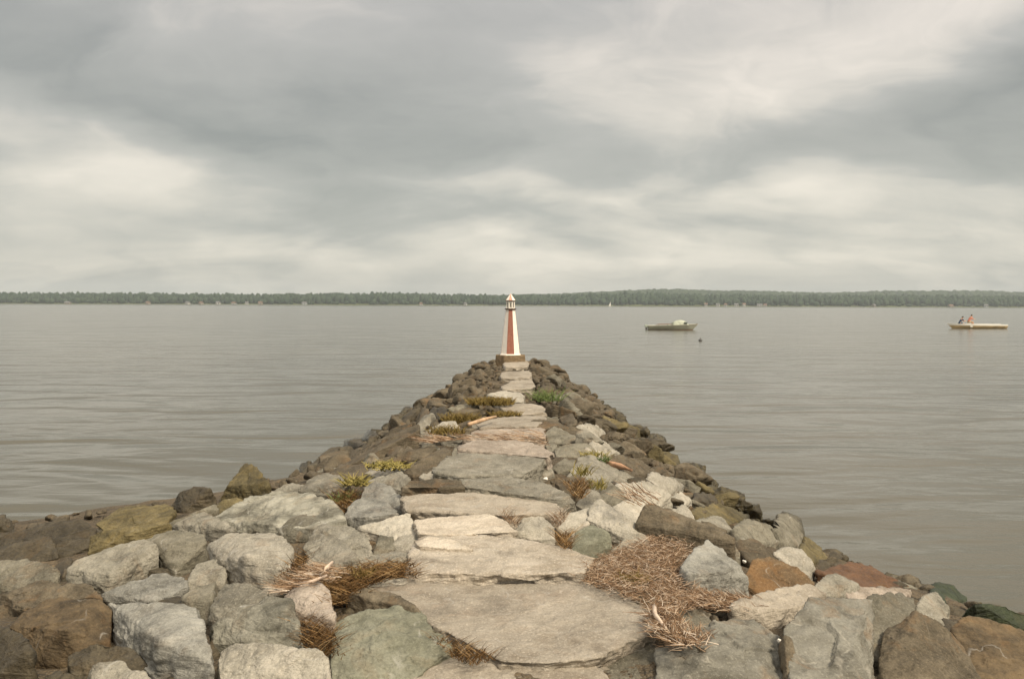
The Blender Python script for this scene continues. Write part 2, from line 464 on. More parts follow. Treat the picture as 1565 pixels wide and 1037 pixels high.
_seed = [100]
def place_stone(name, label, mat, spec, flat=False, k=0.62, group=None, cat=None, rough=1.0, n=None, lift=0.0, power=150, chips=4, strata=0.5):
    _seed[0] += 7
    pys = [s[1] for s in spec]; pb, pt = max(pys), min(pys)
    i = int(np.argmax(pys))
    base = unproj(spec[i][0], pb, 0.0)
    scale = F0 / project(base)[2]
    if flat: conv = [max(-.06, s[2] + lift - .15 - (.08 if pb < 672 else 0)) for s in spec]
    else:
        dm = max(s[2] for s in spec) or 1
        conv = [lift + s[2] / dm * k * (pb - pt) / scale for s in spec]
    P = []
    for s, h in zip(spec, conv):
        p = unproj(s[0], s[1], h); P.append(p)
    top = list(P)
    for p, h in zip(top, conv):
        b = float(max(bed(p[0], p[1]), -0.5))
        P.append(np.array([p[0], p[1], min(b - 0.12, p[2] - 0.08)]))
        if not flat and h > 0.05:                       # the hidden back leans out below the skyline of the stone
            v = np.array([p[0], p[1]]); v = v / np.linalg.norm(v) * h * 0.8
            P.append(np.array([p[0] + v[0], p[1] + v[1], min(b - 0.12, p[2] - 0.1)]))
    P = np.array(P)
    o = P.mean(0); o[2] = P[:, 2].min()
    ext = project(P.mean(0))[2]
    wpx = max(s[0] for s in spec) - min(s[0] for s in spec)
    nn = n or int(np.clip(wpx / 1.9, 18, 78))
    me = rock_mesh(name, P - o, nn, rough, _seed[0], flat=flat, power=power, chips=chips, strata=strata)
    ob = link(name, me, MAT[mat], None, o)
    tag(ob, label, cat or name.replace('_', ' ').replace('stone slab', 'slab'), group)
    HAND_POLY.append(hull2d([(s[0], s[1]) for s in spec]))
    return ob

SLABS = 'flat stone slabs laid as the path along the jetty'
BOUL = 'boulders piled on both sides of the jetty path'
def S(label, mat, *spec, **kw): return place_stone('stone_slab', label, mat, spec, flat=True, group=SLABS, cat='slab', rough=kw.pop('rough', 0.55), **kw)
def B(label, mat, *spec, **kw): return place_stone('boulder', label, mat, spec, group=BOUL, cat='boulder', **kw)

# ---- the path, from the camera to the lighthouse
S('broad tan slab at the very bottom of the picture, in front of the largest slab', 'slab', (640,1021,.14),(700,1004,.15),(770,1007,.16),(850,1011,.16),(900,1007,.15),(925,1025,.14),(965,1075,.12),(950,1130,.12),(590,1130,.1),(598,1046,.1))
S('largest tan slab of the path with a chipped left edge', 'slab', (585,896,.20),(700,888,.2),(870,892,.2),(930,897,.2),(957,920,.2),(998,938,.2),(998,960,.2),(955,982,.2),(905,1003,.2),(835,1013,.2),(765,1009,.2),(720,985,.2),(655,935,.2),(560,899,.2),(652,957,.06),(762,1011,.10),(997,986,.05),(940,1003,.08))
S('pale squarish slab with a dark front riser, behind the largest slab', 'slabpale', (640,818,.27),(720,815,.27),(800,822,.27),(870,838,.26),(908,851,.25),(892,862,.26),(890,874,.26),(780,876,.26),(690,880,.24),(634,877,.25),(631,840,.26),(632,889,.1),(889,890,.1))
S('thin pale flake lying on the left back corner of the squarish slab', 'slabpale', (634,829,.30),(655,822,.30),(700,826,.30),(722,840,.28),(690,838,.29),(640,834,.30),(634,838,.26))
S('pale tan slab with a rounded right corner, left of the small white boulder', 'slabpale', (634,794,.29),(690,788,.29),(745,787,.29),(768,795,.29),(788,812,.28),(700,816,.28),(640,815,.28),(640,820,.2),(788,817,.2))
S('long grey tan slab with reddish dry grass on its right end', 'slab', (616,760,.31),(640,756,.31),(740,752,.31),(800,756,.31),(850,770,.3),(862,783,.29),(780,787,.30),(700,783,.30),(622,779,.30),(624,791,.2),(700,789,.2),(790,793,.18))
S('rounded slab with an ochre brown front face, left of the curved thin slab', 'brown', (613,744,.36),(628,735,.38),(670,733,.38),(705,735,.38),(711,745,.36),(708,755,.25),(660,759,.24),(614,758,.22), chips=2)
S('thin curved slab with a dark shaded riser, right of the ochre faced slab', 'grey', (703,731,.37),(780,728,.38),(830,737,.37),(870,757,.35),(878,768,.3),(856,764,.33),(800,750,.35),(706,743,.36),(707,754,.26),(800,759,.24),(853,771,.22))
S('wide grey slab just behind the thin curved slab', 'grey', (670,710,.36),(700,692,.36),(760,689,.36),(838,697,.36),(818,715,.34),(805,723,.33),(700,727,.34),(666,722,.34),(700,731,.3),(800,729,.3))
S('pinkish pale slab in front of the red brown reed drift', 'pink', (702,682,.39),(722,673,.39),(790,672,.39),(820,678,.39),(845,692,.38),(838,698,.38),(760,691,.38),(702,687,.38))
S('worn reddish brown slab behind the pinkish pale slab', 'pink', (722,660,.34),(735,652,.34),(830,653,.34),(835,668,.32),(715,671,.32))
S('pale grey slab beside the long thin orange stick', 'slab', (728,648,.38),(760,637,.38),(830,635,.38),(838,640,.38),(818,651,.37),(733,653,.37))
S('long pale slab across the path in front of the diamond shaped slab', 'slab', (764,622,.37),(790,617,.37),(824,618,.37),(836,629,.36),(800,633,.35),(770,630,.36))
S('bright diamond shaped slab beside the ochre moss', 'pale', (744,602,.38),(766,597,.38),(792,597,.38),(801,605,.37),(798,614,.36),(772,614,.36))
S('brownish step slab behind the diamond shaped slab', 'slab', (766,590,.36),(782,582,.38),(811,580,.38),(817,588,.37),(812,594,.34),(770,595,.34))
S('narrow grey step slab, second from the lighthouse', 'slab', (764,573,.36),(770,568,.38),(808,566,.38),(813,573,.37),(810,577,.34),(766,577,.34))
S('pale step slab right in front of the lighthouse plinth', 'slab', (768,556,.35),(774,551,.36),(803,550,.36),(809,555,.35),(806,560,.32),(772,561,.32))

# ---- near left; corner stones coloured darker, partly for damp, partly for vignette
B('big bluish grey boulder with a flat top, near the bottom left corner', 'blue', (163,919,.42),(215,919,.5),(255,928,.55),(300,927,.5),(323,985,.40),(327,1018,.28),(270,1038,.1),(215,1005,.1),(180,975,.15),(172,940,.35),(240,972,.52))
B('low elongated grey stone lying above the big bluish boulder', 'blue', (157,906,.3),(200,888,.42),(255,875,.5),(281,880,.5),(289,893,.42),(265,908,.3),(230,918,.2),(168,919,.1))
B('long smooth tan grey boulder with a dark undercut, left of the light topped one', 'grey', (107,870,.35),(118,857,.42),(165,840,.5),(222,823,.55),(240,832,.5),(243,858,.2),(190,884,.05),(150,898,.05),(110,896,.1),(168,878,.32))
B('blocky brown boulder with a light flat top', 'olive', (218,825,.5),(255,812,.55),(311,814,.55),(316,826,.48),(303,853,.1),(268,874,.05),(235,850,.1),(240,829,.5))
B('round topped grey boulder cut off by the left edge of the picture', 'olive', (-45,862,.42),(0,857,.5),(30,854,.5),(70,859,.5),(91,870,.4),(86,886,.2),(55,897,.05),(0,897,.05),(-45,897,.1))
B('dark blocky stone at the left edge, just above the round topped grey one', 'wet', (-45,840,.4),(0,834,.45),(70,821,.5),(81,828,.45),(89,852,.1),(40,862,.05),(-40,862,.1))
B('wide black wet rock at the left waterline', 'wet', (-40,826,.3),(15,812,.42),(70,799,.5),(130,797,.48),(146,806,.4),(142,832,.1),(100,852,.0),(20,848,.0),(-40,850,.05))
B('flat wet brown rock barely above the water, left of the two dark round boulders', 'algae', (146,800,.3),(185,776,.42),(255,770,.5),(268,778,.4),(258,795,.2),(215,807,.05),(160,812,.0), k=.35)
B('low brown rock with dark bands in front of the flat wet one', 'algae', (138,820,.3),(160,808,.5),(225,806,.5),(262,800,.4),(240,818,.1),(170,838,.0),(135,845,.0))
B('dark brown rock rising at the bottom left corner', 'wet', (-40,950,.4),(10,962,.5),(34,976,.48),(52,1002,.4),(52,1045,.1),(-40,1060,.0))  # damp and corner vignette both go into its dark colour
B('large brown rock with an orange stained top at the lower left', 'rustdark', (18,956,.35),(60,917,.5),(110,911,.55),(146,917,.52),(172,930,.38),(167,982,.1),(118,1010,.0),(50,1010,.0),(100,962,.42))
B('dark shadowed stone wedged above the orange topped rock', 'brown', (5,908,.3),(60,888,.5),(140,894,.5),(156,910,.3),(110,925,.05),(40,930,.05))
B('small grey stone at the bottom edge, left of the tan pointed one', 'grey', (133,1032,.2),(142,1012,.5),(192,1007,.5),(206,1028,.3),(200,1060,.05),(136,1060,.05))
B('small tan stone at the bottom edge below the big bluish boulder', 'pale', (170,1040,.3),(195,1023,.5),(224,1024,.5),(238,1042,.4),(232,1070,.1),(172,1070,.1))
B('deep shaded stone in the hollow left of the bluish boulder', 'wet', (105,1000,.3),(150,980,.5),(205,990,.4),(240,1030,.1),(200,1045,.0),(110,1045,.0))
B('tall light grey boulder with a broad top, left of the straw filled gap', 'pale', (320,831,.40),(352,813,.52),(392,808,.55),(432,819,.5),(448,838,.42),(440,872,.3),(412,904,.05),(345,884,.08),(336,855,.35),(378,852,.52))
B('sloping grey stone wedged under the tall light grey boulder', 'grey', (282,891,.3),(300,862,.45),(335,852,.5),(346,868,.42),(343,890,.2),(312,907,.05),(284,912,.05))
B('small grey stone with a ridged top above the big bluish boulder', 'olive', (277,913,.4),(300,895,.5),(330,889,.5),(323,920,.3),(300,938,.05),(280,925,.1))
B('light angular stone between the striated boulder and the tall grey one', 'grey', (331,902,.45),(346,889,.52),(380,894,.52),(411,905,.45),(395,928,.25),(332,955,.1),(321,932,.3))
B('large striated boulder with a dark triangular front face', 'banded', (325,948,.42),(370,924,.55),(408,912,.6),(447,915,.58),(436,933,.58),(373,977,.25),(328,988,.1),(462,960,.35),(467,998,.05),(425,1004,.0))
B('tan rounded boulder on the left of the brown grass hollow', 'pink', (433,907,.42),(455,893,.52),(485,889,.52),(507,905,.48),(512,945,.38),(500,965,.1),(463,968,.05),(445,936,.28))
B('light tan boulder cut by the bottom edge, left of the greenish one', 'pale', (336,994,.35),(360,983,.45),(405,982,.48),(440,996,.45),(456,1003,.42),(485,993,.46),(500,1006,.42),(507,1032,.3),(505,1075,.05),(335,1075,.05),(333,1022,.3))
B('big greenish grey boulder leaning on the left side of the largest slab', 'greenish', (511,951,.42),(560,931,.55),(625,919,.55),(658,950,.45),(690,985,.35),(684,1004,.2),(625,1032,.1),(600,1070,.0),(505,1070,.0),(506,1000,.3),(600,968,.5), k=.42, lift=-.06)
B('dark narrow stone standing in for the shaded left face of the largest slab', 'brown', (530,906,.4),(560,897,.5),(600,905,.5),(645,934,.45),(647,958,.1),(560,930,.05))  # its brown holds the shade on the slab's left face
B('thin pale stone behind the left tip of the largest slab', 'pale', (545,898,.4),(590,885,.5),(618,882,.5),(627,891,.4),(600,903,.1),(558,906,.1))
B('flat ledge with a pale rim above the brown grass', 'grey', (515,873,.4),(545,858,.5),(570,848,.55),(600,839,.55),(632,844,.55),(633,853,.5),(600,872,.1),(535,884,.05), k=.45)
B('rounded grey boulder behind the wedge shaped one, left of the dark cube', 'grey', (463,838,.3),(485,806,.52),(502,801,.55),(540,807,.55),(563,825,.45),(570,850,.2),(530,862,.05),(470,856,.1))
B('wedge shaped tan grey boulder pointing down left towards the straw', 'grey', (447,884,.08),(487,836,.42),(508,820,.55),(530,828,.52),(547,851,.35),(532,868,.15),(490,882,.05))
B('small dark cube shaped stone left of the squarish slab', 'olive', (569,847,.15),(579,817,.5),(601,819,.52),(604,840,.2),(586,848,.05),(575,832,.4))
B('light grey boulder with a dark chipped front edge, beside the long grey tan slab', 'blue', (521,791,.32),(543,766,.5),(560,761,.52),(588,764,.5),(610,784,.4),(600,793,.15),(562,802,.05),(530,805,.05),(525,797,.2),(558,789,.42))
B('pale rough stone between the chipped grey boulder and the path', 'pale', (548,806,.3),(600,787,.5),(628,783,.52),(633,800,.42),(636,818,.25),(600,824,.1),(568,815,.1))
B('pale stone sloping to the path beside the dark cube', 'pale', (598,832,.3),(612,818,.5),(640,816,.5),(646,828,.4),(634,844,.1),(604,846,.05))
B('dome shaped grey boulder left of the ochre faced slab', 'blue', (547,763,.32),(556,744,.5),(575,736,.54),(598,744,.5),(617,760,.35),(613,782,.1),(598,774,.08),(553,772,.08))
B('small grey stone touching the left end of the ochre faced slab', 'grey', (560,737,.32),(598,722,.5),(612,719,.52),(628,732,.45),(618,750,.1),(578,747,.1))
B('broad sloping grey boulder running down to the left waterline', 'banded', (315,797,.22),(370,763,.45),(420,750,.54),(470,754,.55),(512,767,.5),(530,795,.3),(490,808,.28),(430,803,.3),(380,813,.1),(342,808,.1), k=.5)
B('grey stone with a mottled dark face below the broad sloping boulder', 'olive', (422,810,.3),(445,792,.48),(472,783,.52),(492,796,.46),(484,820,.1),(438,824,.05))
B('grey stone with a green dark face at the left edge of the mound', 'grey', (456,749,.32),(472,732,.46),(490,722,.52),(517,725,.5),(537,741,.38),(512,760,.05),(472,757,.05))
B('low grey stone on the left edge behind the broad sloping boulder', 'grey', (408,754,.2),(440,738,.5),(466,738,.5),(472,752,.2),(440,760,.05))
B('pale stone with a blue dark front, below the two dark round boulders', 'grey', (262,802,.25),(288,794,.42),(312,782,.52),(362,808,.45),(342,815,.15),(325,824,.02),(268,815,.05))
B('long low grey stone at the left waterline below the smaller dark boulder', 'olive', (245,805,.2),(300,780,.5),(330,771,.5),(334,780,.35),(262,811,.05))
B('tall dark brown boulder standing at the left waterline', 'algae', (337,760,.1),(347,742,.38),(362,722,.6),(375,708,.75),(393,712,.72),(412,738,.45),(409,750,.2),(385,764,.05),(350,767,.0), k=.8, chips=2)
B('smaller round dark boulder beside the tall dark brown one', 'wet', (261,771,.1),(275,752,.38),(300,741,.5),(322,745,.46),(331,760,.2),(310,778,.0),(280,784,.0), k=.8, chips=2)
B('low brown stone between the two dark round boulders', 'algae', (318,782,.1),(340,764,.45),(358,760,.5),(378,764,.4),(350,778,.05),(330,786,.0))

# ---- farther left flank
B('dark squat rock at the left waterline with a notch on top', 'wet', (521,686,.1),(524,673,.45),(545,668,.5),(566,680,.4),(562,688,.1),(530,690,.0), k=.75)
B('small dark peaked rock beside the notched squat rock', 'wet', (549,671,.1),(563,655,.5),(572,656,.48),(583,668,.2),(570,676,.0), k=.75)
B('long flat brown rock sloping to the left waterline', 'brown', (510,708,.1),(540,690,.25),(590,668,.42),(640,648,.55),(642,656,.45),(595,682,.2),(530,712,.0), k=.5)
B('lens shaped brown stone on the long flat rock', 'brown', (590,680,.15),(618,668,.5),(645,663,.5),(628,677,.2),(605,684,.05))
B('big pale sloping stone on the left shoulder of the path', 'pale', (626,679,.1),(655,657,.4),(677,643,.55),(696,644,.55),(704,655,.42),(690,667,.12),(650,678,.05), chips=2)
B('small tan lump left of the twisted driftwood like stone', 'brown', (588,693,.2),(602,679,.5),(614,684,.4),(618,692,.1),(600,698,.05))
B('small reddish lump beside the tan lump', 'brown', (614,692,.2),(623,680,.5),(634,686,.35),(630,694,.05))
B('long narrow ridge stone curling up at its right end', 'brown', (570,706,.1),(605,693,.4),(640,689,.42),(662,680,.55),(668,683,.5),(648,700,.15),(600,706,.05))
B('brown boulder with a flat grey top left of the wide grey slab', 'brown', (617,722,.2),(650,700,.42),(680,682,.54),(691,690,.5),(688,704,.3),(650,730,.05),(628,730,.05))
B('small pale lump in front of the brown flat topped boulder', 'pale', (640,728,.2),(648,719,.5),(660,718,.5),(668,729,.2),(650,735,.05))
B('dark stone at the left end of the pinkish slab', 'olive', (688,697,.2),(694,682,.5),(705,682,.5),(708,699,.15),(697,704,.05))
B('low brown stone at the left waterline below the notched rock', 'brown', (502,728,.1),(520,710,.45),(545,711,.5),(560,722,.3),(530,738,.0), k=.5)
B('pale stone behind the yellow leafed weeds', 'pale', (555,722,.2),(590,707,.5),(610,706,.5),(618,718,.3),(580,732,.05))
B('dark overhanging rock on the left flank, half way to the lighthouse', 'wet', (653,635,.2),(662,622,.5),(680,619,.52),(691,632,.35),(686,641,.05),(662,640,.05), k=.7)
B('long brown stone right of the dark overhanging rock', 'brown', (684,641,.15),(694,627,.5),(720,621,.52),(734,625,.45),(715,635,.1))
B('bluish small stone at the left tip of the orange stick', 'grey', (712,655,.2),(718,646,.5),(730,647,.5),(735,655,.2),(722,660,.05))
B('brown flat stone at the left waterline above the peaked rock', 'brown', (625,640,.1),(640,625,.5),(655,622,.5),(660,634,.25),(640,645,.0))

# ---- right flank, far to near
B('small pale block at the right end of the long pale slab', 'pale', (831,624,.3),(848,618,.52),(856,629,.38),(842,635,.05),(833,631,.1))
B('dark fronted stone lying on the right half of the path', 'brown', (788,657,.2),(815,641,.5),(850,638,.52),(863,652,.4),(842,662,.05),(812,659,.05), lift=.03)
B('dark triangular stone right of the reed drift', 'olive', (831,663,.3),(846,650,.55),(882,668,.25),(872,679,.05),(838,676,.05), lift=.0)
B('brown block below the green tuft of grass', 'brown', (854,637,.35),(875,631,.52),(882,645,.38),(868,660,.05),(858,652,.1))
B('pale faceted stone on the right shoulder of the path', 'pale', (878,652,.35),(895,644,.55),(912,652,.45),(927,658,.3),(915,670,.05),(884,663,.1))
B('small knobbly grey stone at the right tip of the pinkish slab', 'olive', (832,680,.3),(842,674,.52),(852,678,.45),(848,692,.05),(838,690,.1))
B('long grey stone behind the small weeds right of the path', 'olive', (846,686,.3),(868,678,.5),(900,677,.52),(912,689,.3),(896,696,.05),(850,698,.05))
B('pale roof shaped stone at the right edge of the mound', 'pale', (892,684,.3),(911,668,.55),(930,676,.45),(948,691,.2),(918,698,.05))
B('dark stone with a bluish face beside the wide grey slab', 'olive', (842,714,.2),(862,699,.5),(880,702,.52),(876,717,.15),(853,722,.05))
B('dark brown ridge running down to the right waterline', 'brown', (918,703,.3),(945,692,.55),(978,703,.42),(1003,721,.15),(962,727,.05),(938,714,.15), k=.55)
B('grey wedge stone at the right end of the thin curved slab', 'grey', (803,727,.2),(820,704,.52),(836,708,.5),(847,721,.3),(830,733,.05))
B('long pale grey stone sloping right beside the small weeds', 'grey', (866,727,.25),(884,696,.52),(906,698,.5),(946,712,.4),(972,733,.1),(930,738,.05), k=.5)
B('brown stone in the hollow right of the white pebble', 'brown', (848,737,.35),(880,722,.52),(902,738,.42),(896,752,.1),(870,760,.05))
B('pointed grey stone in front of the brown hollow stone', 'grey', (878,770,.2),(899,745,.55),(917,752,.48),(920,769,.2),(896,780,.05))
B('greenish grey faceted stone above the pale tan boulder', 'olive', (903,743,.3),(920,727,.52),(940,744,.42),(960,761,.22),(936,774,.05),(918,768,.1))
B('pale stone streaked with dry reeds at the right shoulder', 'pale', (938,741,.4),(990,734,.52),(1027,755,.4),(1012,772,.05),(958,768,.1))
B('bright pale boulder with a dark right end, near the right waterline', 'pale', (976,734,.35),(1000,722,.54),(1025,728,.5),(1047,738,.4),(1028,753,.05),(1008,749,.1))
B('small pale angular stone below the bright pale boulder', 'pale', (1020,760,.3),(1040,750,.54),(1057,763,.35),(1040,773,.05))
B('pale tan boulder with a rounded knob at its top left', 'pale', (896,792,.35),(904,771,.5),(917,763,.56),(950,785,.45),(992,816,.15),(960,826,.05),(930,818,.05),(899,803,.15))
B('bright stone left of the pale tan knobbed boulder', 'pale', (848,802,.35),(870,784,.5),(898,776,.54),(903,800,.35),(862,820,.05))
B('small white boulder with a crystalline face, beside the rounded slab corner', 'pale', (786,812,.3),(799,790,.52),(825,785,.54),(846,804,.38),(850,824,.05),(812,825,.05))
B('dark round topped greenish stone at the edge of the reed heap', 'greenish', (871,842,.1),(880,811,.46),(905,800,.55),(931,812,.46),(935,834,.1),(908,848,.0), chips=2, rough=.6)
B('grey stone half buried in the reed heap', 'grey', (932,842,.12),(955,822,.46),(975,815,.54),(993,823,.42),(970,842,.05))
B('pale reed strewn stone left of the long plank like slab', 'pale', (930,778,.35),(955,765,.5),(986,765,.54),(980,798,.1),(950,803,.05))
B('long brown slab standing on edge like a plank', 'brown', (971,800,.25),(985,772,.52),(998,770,.54),(1060,795,.52),(1123,822,.48),(1121,830,.4),(1088,831,.05),(995,815,.05),(988,809,.05), k=.75, chips=1, rough=.7)
B('narrow brown stone continuing the line of the plank like slab', 'brown', (1118,826,.4),(1150,820,.54),(1172,840,.42),(1192,852,.3),(1152,866,.05),(1128,852,.05))
B('big grey boulder with a sunlit sloping face and dark base, right of the reeds', 'blue', (1041,867,.38),(1060,838,.52),(1080,826,.58),(1105,838,.55),(1134,865,.45),(1142,887,.25),(1120,905,.0),(1060,906,.0),(1052,877,.38),(1100,872,.45),(1134,888,.22), k=.7, chips=2)
B('brownish stone peeping out behind the big grey boulder', 'olive', (1085,829,.45),(1115,827,.55),(1131,845,.4),(1130,866,.05),(1100,850,.1))
B('rust orange boulder right of the big grey one', 'rust', (1136,878,.25),(1150,855,.5),(1175,848,.55),(1207,861,.48),(1247,889,.25),(1238,908,.05),(1160,906,.05),(1140,894,.1))
B('white rounded boulder behind the rust orange one', 'pale', (1181,843,.4),(1200,836,.5),(1225,839,.5),(1245,860,.35),(1237,879,.05),(1212,870,.1))
B('upright dark block standing at the right waterline', 'olive', (1176,822,.1),(1181,800,.45),(1195,781,.68),(1222,789,.62),(1228,805,.5),(1224,834,.05),(1188,836,.0), k=.85, chips=2)
B('greyish brown boulder left of the upright dark block', 'olive', (1118,806,.4),(1140,794,.52),(1182,804,.5),(1192,832,.05),(1138,832,.05),(1123,817,.2))
B('brown slope stone on the water side of the upright dark block', 'algae', (1222,838,.3),(1231,818,.54),(1266,853,.1),(1240,863,.0))
B('grey lumpy stone behind the middle of the plank like slab', 'grey', (1058,796,.35),(1090,787,.52),(1102,790,.5),(1122,813,.2),(1095,812,.05))
B('small pale peaked stone behind the plank like slab', 'pale', (1012,786,.2),(1045,770,.55),(1063,792,.2),(1035,800,.05))
B('algae brown rock sloping to the right waterline, above the greyish brown boulder', 'algae', (1052,777,.35),(1100,768,.5),(1147,786,.15),(1115,802,.0),(1068,792,.1), k=.5)
B('black wet rock on the right flank behind the small pale peaked stone', 'wet', (1055,766,.2),(1062,752,.5),(1090,754,.5),(1105,765,.2),(1080,773,.0))
B('brownish flat slab with a jagged dark front, below the rust orange boulder', 'slab', (1116,926,.42),(1150,908,.5),(1235,892,.52),(1262,906,.42),(1225,925,.42),(1190,931,.42),(1120,931,.42),(1130,948,.05),(1187,961,.0),(1233,932,.05), k=.5)
B('large grey boulder with a ridged top at the lower right', 'veined', (1196,957,.35),(1238,912,.52),(1310,917,.52),(1337,911,.52),(1312,960,.45),(1302,1000,.3),(1322,1035,.1),(1330,1075,.0),(1213,1075,.0),(1203,1000,.2), k=.5, chips=2)
B('brown boulder leaning on the right of the large ridged one', 'olive', (1304,926,.45),(1345,909,.54),(1376,904,.54),(1396,915,.5),(1402,940,.4),(1356,1015,.05),(1308,995,.1))
B('broad brown rock sloping out of the bottom right of the picture', 'brown', (1352,962,.3),(1400,934,.54),(1440,950,.46),(1472,986,.25),(1515,1060,.0),(1400,1070,.0),(1340,1030,.05))
B('small light grey boulder on the rim above the broad brown rock', 'grey', (1396,926,.38),(1410,908,.52),(1431,905,.54),(1446,925,.38),(1457,967,.0),(1418,952,.05))
B('orange brown rock cut off by the lower right edge', 'rustdark', (1452,957,.35),(1480,938,.52),(1530,954,.5),(1610,986,.35),(1610,1060,.0),(1500,1050,.0),(1458,984,.1), k=.5)
B('grey stone behind the large ridged boulder', 'grey', (1238,897,.35),(1262,876,.54),(1290,880,.5),(1312,893,.4),(1302,912,.05),(1252,910,.1))
B('low pale stone between the ridged boulder and the red brown rock', 'pink', (1282,897,.38),(1340,899,.5),(1392,901,.5),(1382,915,.2),(1300,916,.1))
B('red brown wet rock at the right waterline', 'redwet', (1245,874,.25),(1290,861,.5),(1330,864,.5),(1372,890,.2),(1392,899,.05),(1330,903,.0),(1290,888,.1), k=.35)
B('thin grey stone tilted out of the water beside the red brown rock', 'olive', (1362,884,.3),(1372,879,.52),(1386,882,.5),(1404,899,.1),(1385,901,.0), k=.4)
B('green slimy rock at the right waterline', 'green', (1418,905,.2),(1432,890,.5),(1458,893,.48),(1480,915,.15),(1440,922,.0))
B('long blackish green rock at the right edge of the picture', 'green', (1470,935,.2),(1490,920,.5),(1530,925,.5),(1610,955,.3),(1610,985,.0),(1520,960,.0))
B('small black stone awash off the right shore', 'wet', (1453,886,.2),(1460,881,.5),(1474,882,.5),(1482,888,.1),(1465,890,.0), n=12)
B('grey faceted slab at the bottom right of the largest slab', 'olive', (903,1008,.3),(940,985,.48),(1000,983,.5),(1012,1010,.4),(995,1070,.05),(915,1070,.05), k=.25, lift=-.08)
B('small olive flat stone between the reeds and the largest slab', 'olive', (1016,938,.4),(1030,926,.5),(1065,927,.5),(1098,943,.4),(1082,962,.1),(1028,962,.1), k=.4)
B('large veined grey boulder filling the bottom right of the path', 'veined', (1002,990,.3),(1078,970,.48),(1110,945,.54),(1150,944,.54),(1177,965,.48),(1203,1000,.35),(1208,1075,.0),(1005,1075,.0),(1078,1002,.45), k=.36, lift=-.05)
B('dark wedge stone in the gap left of the large ridged boulder', 'brown', (1190,985,.3),(1200,968,.5),(1212,975,.45),(1228,1050,.0),(1205,1060,.0))

# three white pebbles
for px, py, lab in ((834,731,'white pebble in the hollow right of the wide grey slab'), (1137,858,'white pebble beside the rust orange boulder'), (1191,978,'white pebble in the gap left of the large ridged boulder')):
    p = unproj(px, py, 0.12); d = project(p)[2]; r = 4.0 * d / F0
    pts = RNG.normal(size=(16, 3)); pts = pts / np.linalg.norm(pts, axis=1)[:, None] * r * np.array([1, .8, .8])
    o = link('pebble', rock_mesh('pebble', pts, 10, .4, 5), plain('white_quartz', (.72, .68, .6), .6, .4), None, p)
    tag(o, lab, 'pebble', 'white pebbles among the boulders')
# ------------------------------------------------------------------ the smaller stones of the flanks
def proto(i, dark):
    rng = np.random.default_rng(900 + i)
    pts = rng.normal(size=(11, 3)); pts /= np.linalg.norm(pts, axis=1)[:, None]
    pts = np.sign(pts) * np.abs(pts) ** 0.8
    pts *= np.array([0.5, 0.36, 0.26]) * rng.uniform(0.8, 1.15, 3)
    return rock_mesh('rock', pts, 20, .8, 900 + i, chips=6, power=70, chip=.82, facet=.5)
PROTO = [proto(i, 0) for i in range(14)]
PROTO_MAT = {}
def proto_mesh(i, mat):
    if (i, mat) not in PROTO_MAT:
        me = PROTO[i].copy(); me.materials.append(MAT[mat]); PROTO_MAT[(i, mat)] = me
    return PROTO_MAT[(i, mat)]

cands = []
rr = random.Random(5)
def too_close(x, y, s):
    for (a, b, c, _) in cands:
        if (a - x) ** 2 + (b - y) ** 2 < ((s + c) * 0.40) ** 2: return True
    return False
for size, tries in ((0.72, 1200), (0.54, 5000), (0.42, 9000), (.32, 9000)):
    for _ in range(tries):
        y = rr.uniform(4.0, 29.5); x = rr.uniform(-4.6, 4.2) if y > 12 else rr.uniform(-7.5, 5.5)
        if y < 12 and size > .7: continue
        if y > 10.4 and x < -3.3 and y < 14: continue
        w = float(np.interp(y, WL_Y, WL_W) if x < 0 else np.interp(y, WR_Y, WR_W))
        if abs(x) > w + 0.05 or (abs(x) < (0.62 if y < 11 else .40) + 0.35 * size and y < 25.6): continue
        if (x * x + (y - 26.1) ** 2) < (0.45 + .2 * size) ** 2: continue
        z = float(bed(x, y))
        if z < -0.12: continue
        px, py, dpt = project((x, y, z + 0.1))
        if not (-30 < px < 1595 and py < 1080): continue
        s = size * rr.uniform(0.85, 1.15)
        if any(inside(pl, px, py) for pl in HAND_POLY): continue
        if px < 470 and 690 < py < 788: continue
        if too_close(x, y, s): continue
        cands.append((x, y, s, z))
cands.sort(key=lambda c: -c[2] / c[1])
LIM = 178
print('filler stones', len(cands), 'hand', len(HAND_POLY))
